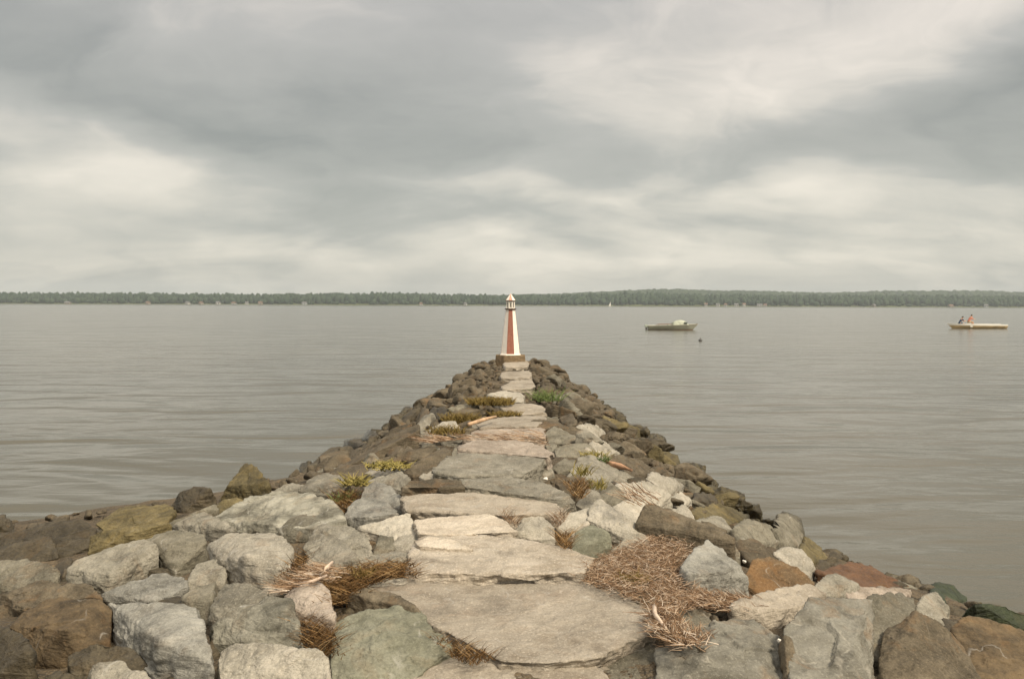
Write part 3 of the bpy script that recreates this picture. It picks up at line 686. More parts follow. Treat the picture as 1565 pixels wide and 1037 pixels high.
for n_, (x, y, s, z) in enumerate(cands[:LIM]):
    w = float(np.interp(y, WL_Y, WL_W) if x < 0 else np.interp(y, WR_Y, WR_W))
    f = abs(x) / w
    left = x < 0
    if f > (0.6 if y > 12 else .72) or z < .2: mat = rr.choice(['wet', 'wet', 'algae', 'brown'] if left else ['algae', 'algae', 'wet', 'brown'])
    elif f > 0.45 or z < .4: mat = rr.choice(['brown', 'brown', 'wet', 'brown'] if y > 14 else ['olive', 'brown', 'brown'])
    else: mat = rr.choice(['olive', 'brown', 'brown'] if y > 15 else ['grey', 'brown', 'olive', 'olive'])
    if y < 9.5 and z > .2: mat = rr.choice(['brown', 'wet', 'wet'])  # foreground fillers coloured dark to paint shade into the gaps
    o = bpy.data.objects.new('rock', proto_mesh(rr.randrange(14), mat)); COL.objects.link(o)
    sl = math.atan2(1.0, w)
    o.location = (x, y, z + (0.06 * s if y > 11 else -0.16 * s))
    o.rotation_euler = (rr.uniform(-.35, .35), rr.uniform(-.3, .3) + (sl if not left else -sl) * 0.9, rr.uniform(-.7, .7) + (math.pi / 2 if rr.random() < .65 else 0))
    k = s * 1.12; o.scale = (k * rr.uniform(.9, 1.2), k * rr.uniform(.9, 1.1), k * rr.uniform(.8, 1.15))
    side = 'left' if left else 'right'
    where = 'near the lighthouse' if y > 19 else ('halfway along' if y > 11.5 else 'in the foreground')
    tone = {'wet': 'wet or shade dark', 'algae': 'algae brown', 'brown': 'weathered brown', 'olive': 'dull olive grey', 'grey': 'light grey', 'pale': 'pale'}[mat]
    tag(o, f'small {tone} rock on the {side} flank of the jetty {where}', 'rock', f'small {tone} rocks on the {side} flank {where}')

# rubble between the stones: nobody could count it
def mesh_co(me):
    a = np.zeros(len(me.vertices) * 3, np.float32); me.vertices.foreach_get('co', a); bpy.data.meshes.remove(me); return a.reshape(-1, 3).astype(float)
verts, faces = [], []
bases = [mesh_co(rock_mesh('t', (lambda q: q / np.linalg.norm(q, axis=1)[:, None])(np.random.default_rng(i).normal(size=(11, 3))), 5, .8, i, chips=6, power=60)) for i in range(8)]
bf = cube_sphere(5)[1]
def add_pebble(x, y, z, s):
    rng = RNG
    sc = s * rng.uniform(0.6, 1.2, 3) * np.array([1, .8, .6])
    a = rng.uniform(0, 6.28); c_, s_ = math.cos(a), math.sin(a)
    V = bases[rr.randrange(8)] * sc
    V = np.stack([V[:, 0] * c_ - V[:, 1] * s_, V[:, 0] * s_ + V[:, 1] * c_, V[:, 2]], 1) + np.array([x, y, z])
    faces.append(bf + add_pebble.n); verts.append(V); add_pebble.n += len(V)
add_pebble.n = 0
for (x, y, s, z) in cands[LIM:]:
    add_pebble(x, y, z + 0.03, s * 0.45)
for _ in range(3600):
    y = 3.5 + 26 * rr.random() ** 1.3
    w = float(np.interp(y, WL_Y, WL_W)) if rr.random() < .5 else -float(np.interp(y, WR_Y, WR_W))
    x = -w * rr.random() ** .8
    if y < 11 and abs(x) > 6: continue
    if y > 9.6 and x < -3.2 and y < 14: continue
    if y < 13:
        qx, qy, _q = project((x, y, float(bed(x, y)) + .08))
        if any(inside(pl, qx, qy) or inside(pl, qx, qy - 9) for pl in HAND_POLY): continue
    z = float(bed(x, y))
    if z < -0.1: continue
    add_pebble(x, y, z + 0.01, rr.uniform(0.04, 0.13))
rub = link('rubble', mesh_np('rubble', np.concatenate(verts), np.concatenate(faces)), MAT['brown'])
tag(rub, 'loose brown rubble filling the gaps between the boulders', 'rubble', kind='stuff')

# the body of the jetty under the stones
xs = np.concatenate([np.linspace(-16, -5, 24)[:-1], np.linspace(-5, 5, 160), np.linspace(5, 14, 20)[1:]])
ys = np.linspace(-6, 34, 380)
X, Y = np.meshgrid(xs, ys)
Z = bed(X, Y)
pn = np.stack([X.ravel(), Y.ravel(), np.zeros(X.size)], 1)
Z = Z + 0.04 * fbm(pn * 2.2, 4, 3).reshape(Z.shape) - 0.03
ny, nx = X.shape
ids = np.arange(ny * nx).reshape(ny, nx)
fc = np.stack([ids[:-1, :-1].ravel(), ids[:-1, 1:].ravel(), ids[1:, 1:].ravel(), ids[1:, :-1].ravel()], 1)
edge = .44 + .16 * fbm(pn * np.array([2.2, 2.2, 1]) + 31, 3, 12).reshape(Z.shape)
pth = np.clip((edge - np.abs(X)) / .22, 0, 1) * np.interp(Y, [3, 4.5, 6, 9, 12], [0, .0, .02, .03, .03]) * np.clip((26.3 - Y) / .3, 0, 1)
Z = Z + pth
gb = link('ground', mesh_np('ground', np.stack([X.ravel(), Y.ravel(), Z.ravel()], 1), fc), MAT['bed'])
tag(gb, kind='structure')
# ------------------------------------------------------------------ reeds, grass and weeds
def blades(name, mat, spots, n, length, width, lay=0.8, seed=1, heading=None, spread=3.14, droop=0.5, seg=3):
    """many thin bent blades in one mesh; lay 0 = upright, 1 = lying"""
    rng = np.random.default_rng(seed)
    V, Fq, T = [], [], []
    base = 0
    for i in range(n):
        p = np.array(spots(rng), float)
        if n > 300 and name in ('reed_heap', 'reed_drift', 'brown_grass'): p[:2] += rng.normal(size=2) * .035
        a = (heading if heading is not None else 0) + rng.uniform(-spread, spread)
        L = length * rng.uniform(0.45, 1.25); wd = width * rng.uniform(0.6, 1.3)
        tilt = lay * math.pi / 2 * rng.uniform(0.8, 1.08)
        dirv = np.array([math.cos(a) * math.sin(tilt), math.sin(a) * math.sin(tilt), math.cos(tilt)])
        side = np.array([-math.sin(a), math.cos(a), 0.0])
        up = np.cross(dirv, side)
        q = p.copy(); tint = rng.uniform(0, 1)
        bend = rng.uniform(-.9, .9)
        for k in range(seg + 1):
            wk = wd * (1 - 0.75 * k / seg)
            V += [q - side * wk / 2, q + side * wk / 2, q + up * wk * 0.5]
            T += [tint] * 3
            if k < seg:
                q = q + dirv * L / seg
                dirv = dirv + np.array([0, 0, -droop / seg]) * (1 - lay) + side * bend / seg + rng.normal(size=3) * 0.06
                dirv /= np.linalg.norm(dirv)
        for k in range(seg):
            b0 = base + 3 * k
            for j in range(3):
                Fq.append((b0 + j, b0 + (j + 1) % 3, b0 + 3 + (j + 1) % 3, b0 + 3 + j))
        base += 3 * (seg + 1)
    V = np.array(V)
    o = V.mean(0); o[2] = V[:, 2].min()
    me = mesh_np(name, V - o, Fq, True)
    at = me.attributes.new('tint', 'FLOAT', 'POINT'); at.data.foreach_set('value', np.array(T, np.float32))
    return link(name, me, MAT[mat], None, o)

def in_poly(poly, dh0, dh1):
    xs_ = [p[0] for p in poly]; ys_ = [p[1] for p in poly]
    def f(rng):
        while True:
            x = rng.uniform(min(xs_), max(xs_)); y = rng.uniform(min(ys_), max(ys_))
            if inside(poly, x, y): break
        h = dh0 + (dh1 - dh0) * rng.random() ** 1.5
        q = unproj(x, y, h); return q
    return f

# the heap of washed up reeds right of the path, and other drifts of them
heap = [(895,862),(938,846),(988,820),(1030,818),(1058,835),(1044,850),(1042,872),(1058,900),(1110,910),(1105,920),(1060,928),(1010,935),(985,918),(955,915),(930,896),(893,888)]
o = blades('reed_heap', 'straw', in_poly(heap, 0.02, 0.12), 8500, 0.075, 0.0046, 0.86, 3, 2.6, 3.1)
tag(o, 'heap of pinkish dry broken reeds beside the largest slab', 'dry reeds', 'drifts of dry reeds', 'stuff')
o = blades('reed_drift', 'straw', in_poly([(1002,925),(1030,930),(1040,960),(1075,970),(1060,990),(1030,985),(1005,960)], 0.06, 0.17), 900, 0.10, 0.0055, 0.9, 4, 2.2, 1.6)
tag(o, 'strip of dry reeds down the right edge of the largest slab', 'dry reeds', 'drifts of dry reeds', 'stuff')
o = blades('reed_drift', 'straw', in_poly([(1060,905),(1150,915),(1165,930),(1120,935),(1060,925)], 0.03, 0.12), 800, 0.11, 0.0055, 0.93, 5, 2.75, 1.0)
tag(o, 'combed dry stems in front of the big grey boulder', 'dry reeds', 'drifts of dry reeds', 'stuff')
o = blades('reed_drift', 'straw', in_poly([(700,664),(830,661),(836,671),(845,684),(820,676),(700,672)], 0.10, 0.15), 230, 0.18, 0.010, 0.97, 6, 3.1, 0.5)
tag(o, 'red brown line of reeds lying across the path', 'dry reeds', 'drifts of dry reeds', 'stuff')
o = blades('reed_drift', 'straw', in_poly([(425,908),(450,888),(500,862),(515,868),(505,885),(470,892)], 0.07, 0.2), 700, 0.14, 0.006, 0.9, 7, 3.9, 0.9)
tag(o, 'bleached reeds between the wedge shaped boulder and the brown grass', 'dry reeds', 'drifts of dry reeds', 'stuff')
o = blades('reed_drift', 'straw', in_poly([(650,672),(690,666),(695,672),(660,678)], 0.1, 0.2), 70, 0.3, 0.012, 0.95, 17, 3.4, 0.4)
tag(o, 'orange reeds beside the big pale sloping stone', 'dry reeds', 'drifts of dry reeds', 'stuff')
o = blades('reed_drift', 'straw', in_poly([(760,655),(830,650),(838,664),(770,664)], 0.06, 0.11), 110, 0.16, 0.012, 0.97, 18, 3.1, 0.7)
tag(o, 'thin scatter of dry stems on the worn reddish brown slab', 'dry reeds', 'drifts of dry reeds', 'stuff')
o = blades('reed_drift', 'straw', in_poly([(958,750),(1010,752),(1010,775),(960,772)], 0.28, 0.36), 60, 0.22, 0.009, 0.9, 19, 2.2, 0.4)
tag(o, 'pale reed stems strewn over the reed streaked stone', 'dry reeds', 'drifts of dry reeds', 'stuff')
o = blades('brown_grass', 'brownstraw', in_poly([(505,885),(540,868),(600,858),(634,860),(632,884),(590,886),(555,898),(520,925),(500,920),(490,898)], 0.0, 0.14), 2000, 0.13, 0.007, 0.7, 8, -1.4, 1.3)
tag(o, 'brown dead grass filling the hollow left of the largest slab', 'dead grass', 'patches of dead grass', 'stuff')
o = blades('brown_grass', 'brownstraw', in_poly([(462,940),(490,948),(508,965),(512,1005),(500,1005),(485,985),(462,985)], 0.0, 0.12), 600, 0.12, 0.006, 0.6, 9, -1.2, 1.2)
tag(o, 'dark brown dead grass in the gap left of the greenish boulder', 'dead grass', 'patches of dead grass', 'stuff')
o = blades('brown_grass', 'brownstraw', in_poly([(430,868),(465,845),(462,880),(440,895)], 0.02, 0.16), 340, 0.13, 0.007, 0.6, 10, -1.4, 1.2)
tag(o, 'dead grass on the right side of the tall light grey boulder', 'dead grass', 'patches of dead grass', 'stuff')
o = blades('brown_grass', 'brownstraw', in_poly([(500,755),(550,752),(548,772),(530,785),(515,775)], 0.0, 0.1), 420, 0.13, 0.008, 0.6, 12, -1.4, 1.4)
tag(o, 'dark dead grass in the hollow behind the chipped grey boulder', 'dead grass', 'patches of dead grass', 'stuff')
o = blades('brown_grass', 'brownstraw', in_poly([(655,975),(700,985),(760,1008),(720,1018),(690,1005)], 0.0, 0.08), 300, 0.1, 0.006, 0.55, 13, -1.4, 1.2)
tag(o, 'dead grass under the chipped left edge of the largest slab', 'dead grass', 'patches of dead grass', 'stuff')
o = blades('brown_grass', 'brownstraw', in_poly([(690,886),(885,889),(885,893),(690,890)], 0.0, 0.03), 70, 0.08, 0.005, 0.6, 14, -1.4, 1.2, .6)
tag(o, 'thin dead blades in front of the riser of the squarish slab', 'dead grass', 'patches of dead grass', 'stuff')
o = blades('brown_grass', 'straw', in_poly([(772,778),(790,790),(792,808),(778,800),(765,785)], 0.05, 0.2), 150, 0.10, 0.005, 0.5, 15, -1.4, 2.0, .7)
tag(o, 'dry tuft between the long slab and the small white boulder', 'dead grass', 'patches of dead grass', 'stuff')
o = blades('brown_grass', 'straw', in_poly([(845,790),(860,780),(866,795),(852,806),(842,802)], 0.05, 0.18), 190, 0.10, 0.005, 0.5, 16, -1.4, 2.0, .7)
tag(o, 'dry tuft right of the small white boulder', 'dead grass', 'patches of dead grass', 'stuff')
o = blades('brown_grass', 'brownstraw', in_poly([(848,822),(870,818),(874,842),(858,838)], 0.05, 0.16), 160, 0.12, 0.007, 0.5, 26, -1.4, 2.0, .7)
tag(o, 'dry tuft left of the dark round topped stone', 'dead grass', 'patches of dead grass', 'stuff')
o = blades('brown_grass', 'brownstraw', in_poly([(862,735),(905,738),(895,762),(878,762)], 0.05, 0.2), 220, 0.12, 0.008, 0.5, 27, -1.4, 2.0, .7)
tag(o, 'brown tuft in the hollow above the pointed grey stone', 'dead grass', 'patches of dead grass', 'stuff')

PL = 'weeds and tufts growing between the boulders'
def tuft(label, mat, px, py, dh, rx, n, length, width, lay=.45, seed=1, name='grass_tuft', cat='grass tuft'):
    c = unproj(px, py, dh)
    def f(rng):
        a = rng.uniform(0, 6.28); r_ = rx * rng.random() ** .7
        return c + np.array([math.cos(a) * r_, math.sin(a) * r_ * .7, rng.uniform(0, .03)])
    o = blades(name, mat, f, n, length, width, lay, seed, None, 3.14, .7)
    tag(o, label, cat, PL)
tuft('bright green grass tuft on the right side of the path', 'grassgreen', 836, 613, .08, .30, 150, .34, .013, .6, 31)
tuft('yellow leafed weed left of the wide grey slab', 'grassyellow', 592, 716, .12, .24, 240, .12, .018, .75, 32, 'weed', 'weed')
tuft('second yellow weed at the foot of the pale stone by the left edge', 'grassyellow', 543, 742, .1, .15, 130, .14, .014, .6, 33, 'weed', 'weed')
tuft('dark green weed in the shaded hollow behind the chipped grey boulder', 'grassgreen', 524, 768, .02, .1, 60, .12, .012, .5, 34, 'weed', 'weed')
tuft('ochre mound of moss beside the diamond shaped slab', 'grassochre', 750, 618, .16, .40, 1300, .13, .016, .5, 35, 'moss_mound', 'moss')
tuft('ochre grass left of the long thin orange stick', 'grassochre', 706, 645, .08, .3, 500, .16, .014, .5, 36)
tuft('ochre grass in front of the long pale slab', 'grassochre', 772, 636, .12, .25, 380, .1, .014, .6, 37)
tuft('low yellow green weed beside the long grey stone', 'grassyellow', 908, 698, .12, .16, 90, .09, .013, .7, 38, 'weed', 'weed')
tuft('tiny green weed right of the brown hollow stone', 'grassgreen', 922, 706, .1, .09, 40, .09, .012, .6, 39, 'weed', 'weed')
tuft('sparse green weed above the pointed grey stone', 'grassyellow', 888, 727, .2, .1, 50, .12, .012, .4, 40, 'weed', 'weed')
tuft('sparse green weed beside the greenish grey faceted stone', 'grassyellow', 914, 748, .2, .08, 50, .12, .01, .4, 41, 'weed', 'weed')
tuft('olive green clump growing in the reed heap', 'grassochre', 968, 892, .06, .12, 240, .08, .005, .7, 42)
tuft('small green clump in the brown dead grass', 'grassochre', 552, 885, .12, .06, 60, .09, .006, .5, 43)
tuft('ochre grass behind the notched ridge stone on the left flank', 'grassochre', 682, 664, .1, .25, 260, .14, .014, .5, 44)

# sticks
def stick(label, pts, r, col):
    P = [unproj(*p) for p in pts]
    c = np.mean(P, 0)
    mb = MB(); mb.tube([p - c for p in P], [r, r * 1.1, r * .6][:len(P)] if len(P) == 3 else r, 7)
    o = mb.build('driftwood_stick', plain('stick_wood', col, .8, .2, .3, 14), None, c, True)
    tag(o, label, 'stick', 'sticks washed up on the jetty')
stick('long thin orange stick lying left of the pale grey slab', [(716,648,.24),(738,641,.26),(758,636,.25)], .024, (.50, .34, .21))
stick('pale broken stick on the bleached reeds', [(490,878,.26),(499,868,.3),(508,858,.3)], .013, (.6, .47, .36))
stick('bent pale stick on the bleached reeds', [(452,893,.16),(478,888,.2),(500,878,.22)], .011, (.58, .45, .34))
stick('red brown stick under the dark brown ridge', [(925,706,.1),(948,712,.14),(965,718,.1)], .03, (.4, .24, .15))
stick('pale branch on the strip of reeds beside the largest slab', [(1000,925,.16),(1001,938,.17),(1018,960,.16)], .012, (.6, .48, .37))
# ------------------------------------------------------------------ lighthouse
white = plain('white_paint', (.84, .78, .68), .55, .4, .06, 9)
def red_boards():
    m, t, b = mat_base('red_brown_paint')
    tc = t.new('ShaderNodeTexCoord'); br = t.new('ShaderNodeTexBrick')
    mp = t.new('ShaderNodeMapping'); t.put(mp.inputs[0], tc.outputs['Object']); mp.inputs['Rotation'].default_value = (math.pi / 2, 0, 0)
    t.put(br.inputs['Vector'], mp.outputs[0]); br.inputs['Scale'].default_value = 11.0
    br.inputs['Color1'].default_value = (.26, .085, .05, 1); br.inputs['Color2'].default_value = (.21, .07, .042, 1); br.inputs['Mortar'].default_value = (.30, .13, .085, 1)
    br.inputs['Mortar Size'].default_value = 0.03
    n = t.noise(tc.outputs['Object'], 22, 4)
    t.put(b.inputs['Base Color'], t.mix(t.maprange(n, .35, .7, 0, .5), br.outputs[0], (.38, .16, .10)))
    b.inputs['Roughness'].default_value = .7
    return m
red = red_boards()
redtop = plain('faded_red_paint', (.52, .30, .22), .6, .4, .1, 9)
dark_iron = plain('dark_brown_iron', (.10, .065, .045), .6, .4)
glass = plain('lamp_glass', (.75, .75, .7), .1, .5, .05, 4, trans=.85)
concrete = plain('weathered_brown_concrete', (.18, .13, .075), .9, .2, .35, 11, bump=.5)
LH = unproj(780, 551.5, 0.16)
LH_X = float(LH[0]); LH_Y = float(LH[1]) + 0.48; LH_Z = float(LH[2])
sc_ = F0 / project((LH_X, LH_Y, LH_Z + .5))[2]
def u(px): return float(px / sc_)
root = empty('lighthouse', (LH_X, LH_Y, LH_Z - .05 + u(-.5)))
tag(root, 'small white and red brown octagonal lighthouse at the end of the jetty', 'lighthouse')
ro = math.pi / 8
def faces_only(r0, r1, z0, z1, which, out, thick=.012, n=8):
    """panels lying on chosen sides of an eight sided frustum"""
    mb = MB()
    for k in which:
        a0 = ro + 2 * math.pi * k / n; a1 = ro + 2 * math.pi * (k + 1) / n
        mid = (a0 + a1) / 2; o = Vector((math.cos(mid), math.sin(mid), 0)) * out; i_ = o * -3
        q = [Vector((r0 * math.cos(a0), r0 * math.sin(a0), z0)), Vector((r0 * math.cos(a1), r0 * math.sin(a1), z0)),
             Vector((r1 * math.cos(a1), r1 * math.sin(a1), z1)), Vector((r1 * math.cos(a0), r1 * math.sin(a0), z1))]
        A = [mb.bm.verts.new(p + o) for p in q]; Bv = [mb.bm.verts.new(p + i_) for p in q]
        mb.bm.faces.new(A)
        for j in range(4): mb.bm.faces.new((A[j], A[(j + 1) % 4], Bv[(j + 1) % 4], Bv[j]))
    return mb
ph = u(8.5)
mb = MB(); mb.prism(8, u(26.3), u(24), -.3, ph + .05, ro)
pl = mb.build('plinth', concrete, root)
md = pl.modifiers.new('b', 'BEVEL'); md.width = .012; md.segments = 2
z0 = ph + .05; z1 = z0 + u(69)
# an octagon seen face on is 2*r*cos(pi/8) wide
r0 = u(28.5) / 2 / math.cos(ro); r1 = u(13.6) / 2 / math.cos(ro)
MB().prism(8, r0, r1, z0 + .002, z1, ro).build('tower', white, root)
for k in (1, 3, 5, 7):                                             # sides facing the four quarters
    faces_only(r0, r1, z0 + .004, z1 - .002, [k], .004).build('red_panel', red, root)
mb = MB(); mb.prism(8, r0 + .03, r0 + .012, z0 + .003, z0 + .035, ro); mb.build('base_trim', white, root)
zg = z1
mb = MB(); mb.prism(8, u(8.6) / math.cos(ro), u(8.8) / math.cos(ro), zg, zg + u(1.8), ro); mb.build('gallery', dark_iron, root)
zl = zg + u(1.8); zr = zl + u(11.5)
rl = u(11.2) / 2 / math.cos(ro)
MB().prism(8, rl * .86, rl * .86, zl + .001, zr, ro).build('lantern_glass', glass, root)
for k in range(8):
    a = ro + 2 * math.pi * k / 8
    x, y = rl * math.cos(a), rl * math.sin(a)
    MB().tube([(x, y, zl + .002), (x, y, zr)], u(.95), 6).build('lantern_post', white, root)
MB().prism(8, rl * 1.06, rl * 1.06, zr - u(2.4), zr, ro).build('lantern_band', white, root)
MB().prism(8, rl * 1.04, rl * 1.04, zl + .001, zl + u(1.5), ro).build('lantern_sill', white, root)
MB().ball((0, 0, zl + u(5)), u(2.0), (1, 1, 1.5)).build('lamp', plain('lamp_lens', (.7, .62, .45), .3, .5), root, None, True)
re = u(15.2) / 2 / math.cos(ro)
rf = MB().prism(8, re, .012, zr + .002, zr + u(10.5), ro).build('roof', white, root)
for k in (1, 3, 5, 7):
    faces_only(re, .012, zr + .006, zr + u(10.4), [k], .004).build('red_roof_panel', redtop, rf)
MB().prism(8, re * 1.03, re * 1.03, zr - u(.3), zr + u(.9), ro).build('eave', dark_iron, rf)
MB().ball((0, 0, zr + u(10.8)), u(.9)).build('finial', white, rf, None, True)

# ------------------------------------------------------------------ boats
def hull(mb, L, beam, h_stern, h_bow, over, n=16, draft=.25, flare=.82):
    rows = []
    for i in range(n + 1):
        t = i / n
        b = beam / 2 * (1 - max(0, (t - .45) / .55) ** 2.2) * (0.9 + .1 * min(1, t * 3))
        b = max(b, .012)
        s = h_stern + (h_bow - h_stern) * t ** 1.6
        xk = -L / 2 + (L - over) * t; xs_ = -L / 2 + L * t
        rows.append([(xs_, -b, s), (xk + (xs_ - xk) * .45, -b * flare, s * .45), (xk, -b * .62, 0.02), (xk, -b * .3, -draft * (1 - t ** 3)), (xk, 0, -draft * (1 - t ** 3) - .05),
                     (xk, b * .3, -draft * (1 - t ** 3)), (xk, b * .62, 0.02), (xk + (xs_ - xk) * .45, b * flare, s * .45), (xs_, b, s)])
    mb.grid(rows)
    mb.poly([rows[0][k] for k in range(9)])
    return rows
def band(rows, lo, hi, out=.012):
    """a strip along both sides of a hull between two heights"""
    mb = MB()
    for side in (0, 8):
        st = []
        for r in rows:
            top = Vector(r[side]); low = Vector(r[1 if side == 0 else 7])
            a = top.lerp(low, lo); b = top.lerp(low, hi)
            o = Vector((0, -out if side == 0 else out, 0))
            st.append([a + o, b + o])
        mb.grid(st)
    return mb
def deck(rows, z_off, i0, i1, inset=.93):
    return [[(r[0][0], r[0][1] * inset, r[0][2] + z_off), (r[8][0], r[8][1] * inset, r[8][2] + z_off)] for r in rows[i0:i1 + 1]]

wp = on_water(1030, 504); L = 77 * project(wp)[2] / F0
boat = empty('motorboat', (wp[0], wp[1] + .6, 0), R(-3))
tag(boat, 'grey green motorboat with a covered windscreen moored on the lake', 'boat', 'boats on the lake')
gh = plain('grey_green_gelcoat', (.42, .42, .335), .45, .4, .15, 1.5); cream = plain('cream_gelcoat', (.62, .60, .5), .4, .5, .06)
canvas = plain('grey_green_canvas', (.40, .42, .33), .85, .2, .25, 3, bump=.4); maroon = plain('maroon_boot_stripe', (.11, .045, .025), .5, .4)
mb = MB(); rows = hull(mb, L, 2.0, .50, .72, L * .11)
hl = mb.build('hull', gh, boat, None, True)
MB().grid(deck(rows, -.02, 8, 16, .96)).build('foredeck', cream, boat)
MB().grid(deck(rows, -.25, 0, 8, .9)).build('cockpit_floor', plain('cockpit_floor_paint', (.3, .29, .23), .7, .3), boat)
band(rows, -.06, .2).build('sheer_strip', cream, hl)
ms = MB()
for s_ in (-1, 1):
    ms.grid([[(r[2][0], s_ * abs(r[2][1]) + s_ * .02, .10), (r[2][0], s_ * abs(r[2][1]) + s_ * .015, -.02)] for r in rows])
ms.build('boot_stripe', maroon, hl)
cx0, cx1 = -.02 * L, .30 * L
mc = MB(); cr_ = []
for i in range(9):
    t = i / 8; x = cx0 + (cx1 - cx0) * t
    hh = .62 * math.sin(math.pi * min(1, .12 + t * .80)) ** .75 if t < 1 else .05
    row = []
    for j in range(9):
        a = math.pi * j / 8
        row.append((x, -.72 * math.cos(a), .57 + hh * math.sin(a) ** .7))
    cr_.append(row)
mc.grid(cr_); mc.poly(cr_[0]); mc.poly(cr_[-1])
cv = mc.build('windscreen_cover', canvas, boat, None, True)
MB().box((cx1 - .62, -.745, .74), (cx1 - .22, -.70, .93)).build('side_window', plain('dark_window', (.06, .07, .06), .2, .5), cv)
MB().tube([(cx0 - .05, -.6, .55), (cx0 - .1, -.5, .8), (cx0 - .1, .5, .8), (cx0 - .05, .6, .55)], .02).build('screen_frame', dark_iron, boat)
MB().box((cx0 - .55, -.55, .3), (cx0 - .12, .55, .62), .05).build('seat_back', canvas, boat)
rl_ = MB()
for s_ in (-1, 1):
    rl_.tube([(-L * .32, s_ * .9, .52), (-L * .30, s_ * .9, .66), (-.05 * L, s_ * .93, .70), (-.03 * L, s_ * .93, .56)], .025)
rl_.build('hand_rail', plain('brown_rail', (.22, .13, .08), .5, .4), boat)
om = empty('dummy', (0, 0, 0)); bpy.data.objects.remove(om)
eng = MB().box((-L / 2 - .38, -.2, .28), (-L / 2 - .02, .2, .62), .06).build('outboard_motor', plain('pale_green_cowling', (.42, .46, .38), .4, .5), boat)
MB().box((-L / 2 - .28, -.06, -.3), (-L / 2 - .12, .06, .29)).build('motor_leg', dark_iron, eng)
MB().tube([(L / 2 - .12, 0, .74), (L / 2 - .3, -.12, .73)], .03).build('bow_cleat', dark_iron, boat)

# flat skiff with two people on the right
wp = on_water(1495, 502); d2 = project(wp)[2]; L2 = 91 * d2 / F0
sk = empty('skiff', (wp[0], wp[1] + .6, 0), math.pi + R(3))
tag(sk, 'low white and tan skiff carrying two people, near the right edge of the lake', 'boat', 'boats on the lake')
ws = plain('white_skiff_paint', (.86, .84, .76), .45, .5, .05); tan = plain('tan_hull_paint', (.58, .44, .24), .5, .4, .25, 1.2)
mb = MB(); rows2 = hull(mb, L2, 1.7, .55, .64, L2 * .09, flare=.95)
h2 = mb.build('hull', tan, sk, None, True)
band(rows2, -.1, .55).build('gunwale', ws, h2)
MB().grid(deck(rows2, -.02, 10, 16, .96)).build('foredeck', ws, sk)
MB().grid(deck(rows2, -.2, 0, 10, .92)).build('floor', ws, sk)
for x in (-.5, 1.0):
    MB().box((x - .18, -.74, .22), (x + .18, .74, .37), .02).build('thwart', ws, sk)
e2 = MB().box((-L2 / 2 - .34, -.17, .25), (-L2 / 2 - .02, .17, .62), .05).build('outboard_motor', plain('blue_grey_cowling', (.3, .38, .4), .4, .5), sk)
MB().box((-L2 / 2 - .25, -.05, -.3), (-L2 / 2 - .12, .05, .26)).build('motor_leg', dark_iron, e2)

def skinned(name, joints, edges, mat, parent=None, sub=2):
    """one continuous body grown round a skeleton; joints: (x, y, z, rx[, ry])"""
    me = bpy.data.meshes.new(name)
    me.from_pydata([j[:3] for j in joints], edges, [])
    o = link(name, me, mat, parent)
    md = o.modifiers.new('skin', 'SKIN'); md.use_smooth_shade = True
    if not me.skin_vertices: 
        bpy.context.view_layer.objects.active = o
    sv = me.skin_vertices[0].data
    for i, j in enumerate(joints):
        sv[i].radius = (j[3], j[4] if len(j) > 4 else j[3]); sv[i].use_root = (i == 0)
    ss = o.modifiers.new('sub', 'SUBSURF'); ss.levels = sub; ss.render_levels = sub
    return o
skin = plain('skin', (.50, .29, .19), .6, .3, .06); hair = plain('dark_hair', (.035, .024, .016), .7, .3)
def person(label, loc, rz, shirt, short, seat=True):
    p = empty('person', loc, rz); p.scale = (1.18, 1.18, 1.15); tag(p, label, 'person', 'people in the skiff')
    # sitting, facing +x, leaning forward, arms reaching ahead
    J = [(0, 0, .46, .15, .12), (.10, 0, .68, .15, .11), (.22, 0, .93, .17, .11), (.29, 0, 1.03, .065), (.36, 0, 1.13, .095, .085), (.38, 0, 1.22, .09, .08),
         (.23, .19, .95, .06), (.42, .25, .78, .042), (.64, .18, .74, .034), (.72, .17, .74, .03),
         (.23, -.19, .95, .06), (.42, -.25, .78, .042), (.64, -.18, .74, .034), (.72, -.17, .74, .03),
         (.06, .10, .44, .095), (.46, .12, .47, .07), (.52, .12, .08, .048), (.66, .12, .04, .04),
         (.06, -.10, .44, .095), (.46, -.12, .47, .07), (.52, -.12, .08, .048), (.66, -.12, .04, .04)]
    E = [(0, 1), (1, 2), (2, 3), (3, 4), (4, 5), (2, 6), (6, 7), (7, 8), (8, 9), (2, 10), (10, 11), (11, 12), (12, 13),
         (0, 14), (14, 15), (15, 16), (16, 17), (0, 18), (18, 19), (19, 20), (20, 21)]
    skinned('body', J, E, skin, p)
    K = [(0, 0, .50, .165, .135), (.10, 0, .68, .165, .125), (.22, 0, .93, .185, .125), (.23, .19, .95, .075), (.40, .245, .795, .058), (.23, -.19, .95, .075), (.40, -.245, .795, .058)]
    skinned('shirt', K, [(0, 1), (1, 2), (2, 3), (3, 4), (2, 5), (5, 6)], shirt, p)
    T = [(0, 0, .46, .16, .14), (.08, .10, .45, .105), (.38, .12, .475, .085), (.08, -.10, .45, .105), (.38, -.12, .475, .085)]
    skinned('trousers', T, [(0, 1), (1, 2), (0, 3), (3, 4)], short, p)
    MB().ball((.355, 0, 1.2), .105, (1, .92, .9), 2).build('hair', hair, p, None, True)
    return p
def in_skiff(px): 
    q = on_water(px, 502); return q[0]
person('person in a salmon shirt leaning towards the right end of the skiff', (in_skiff(1484), wp[1] + .55, .36), 0.05, plain('salmon_cloth', (.62, .22, .15), .8, .2), plain('tan_shorts', (.42, .31, .19), .8, .2))
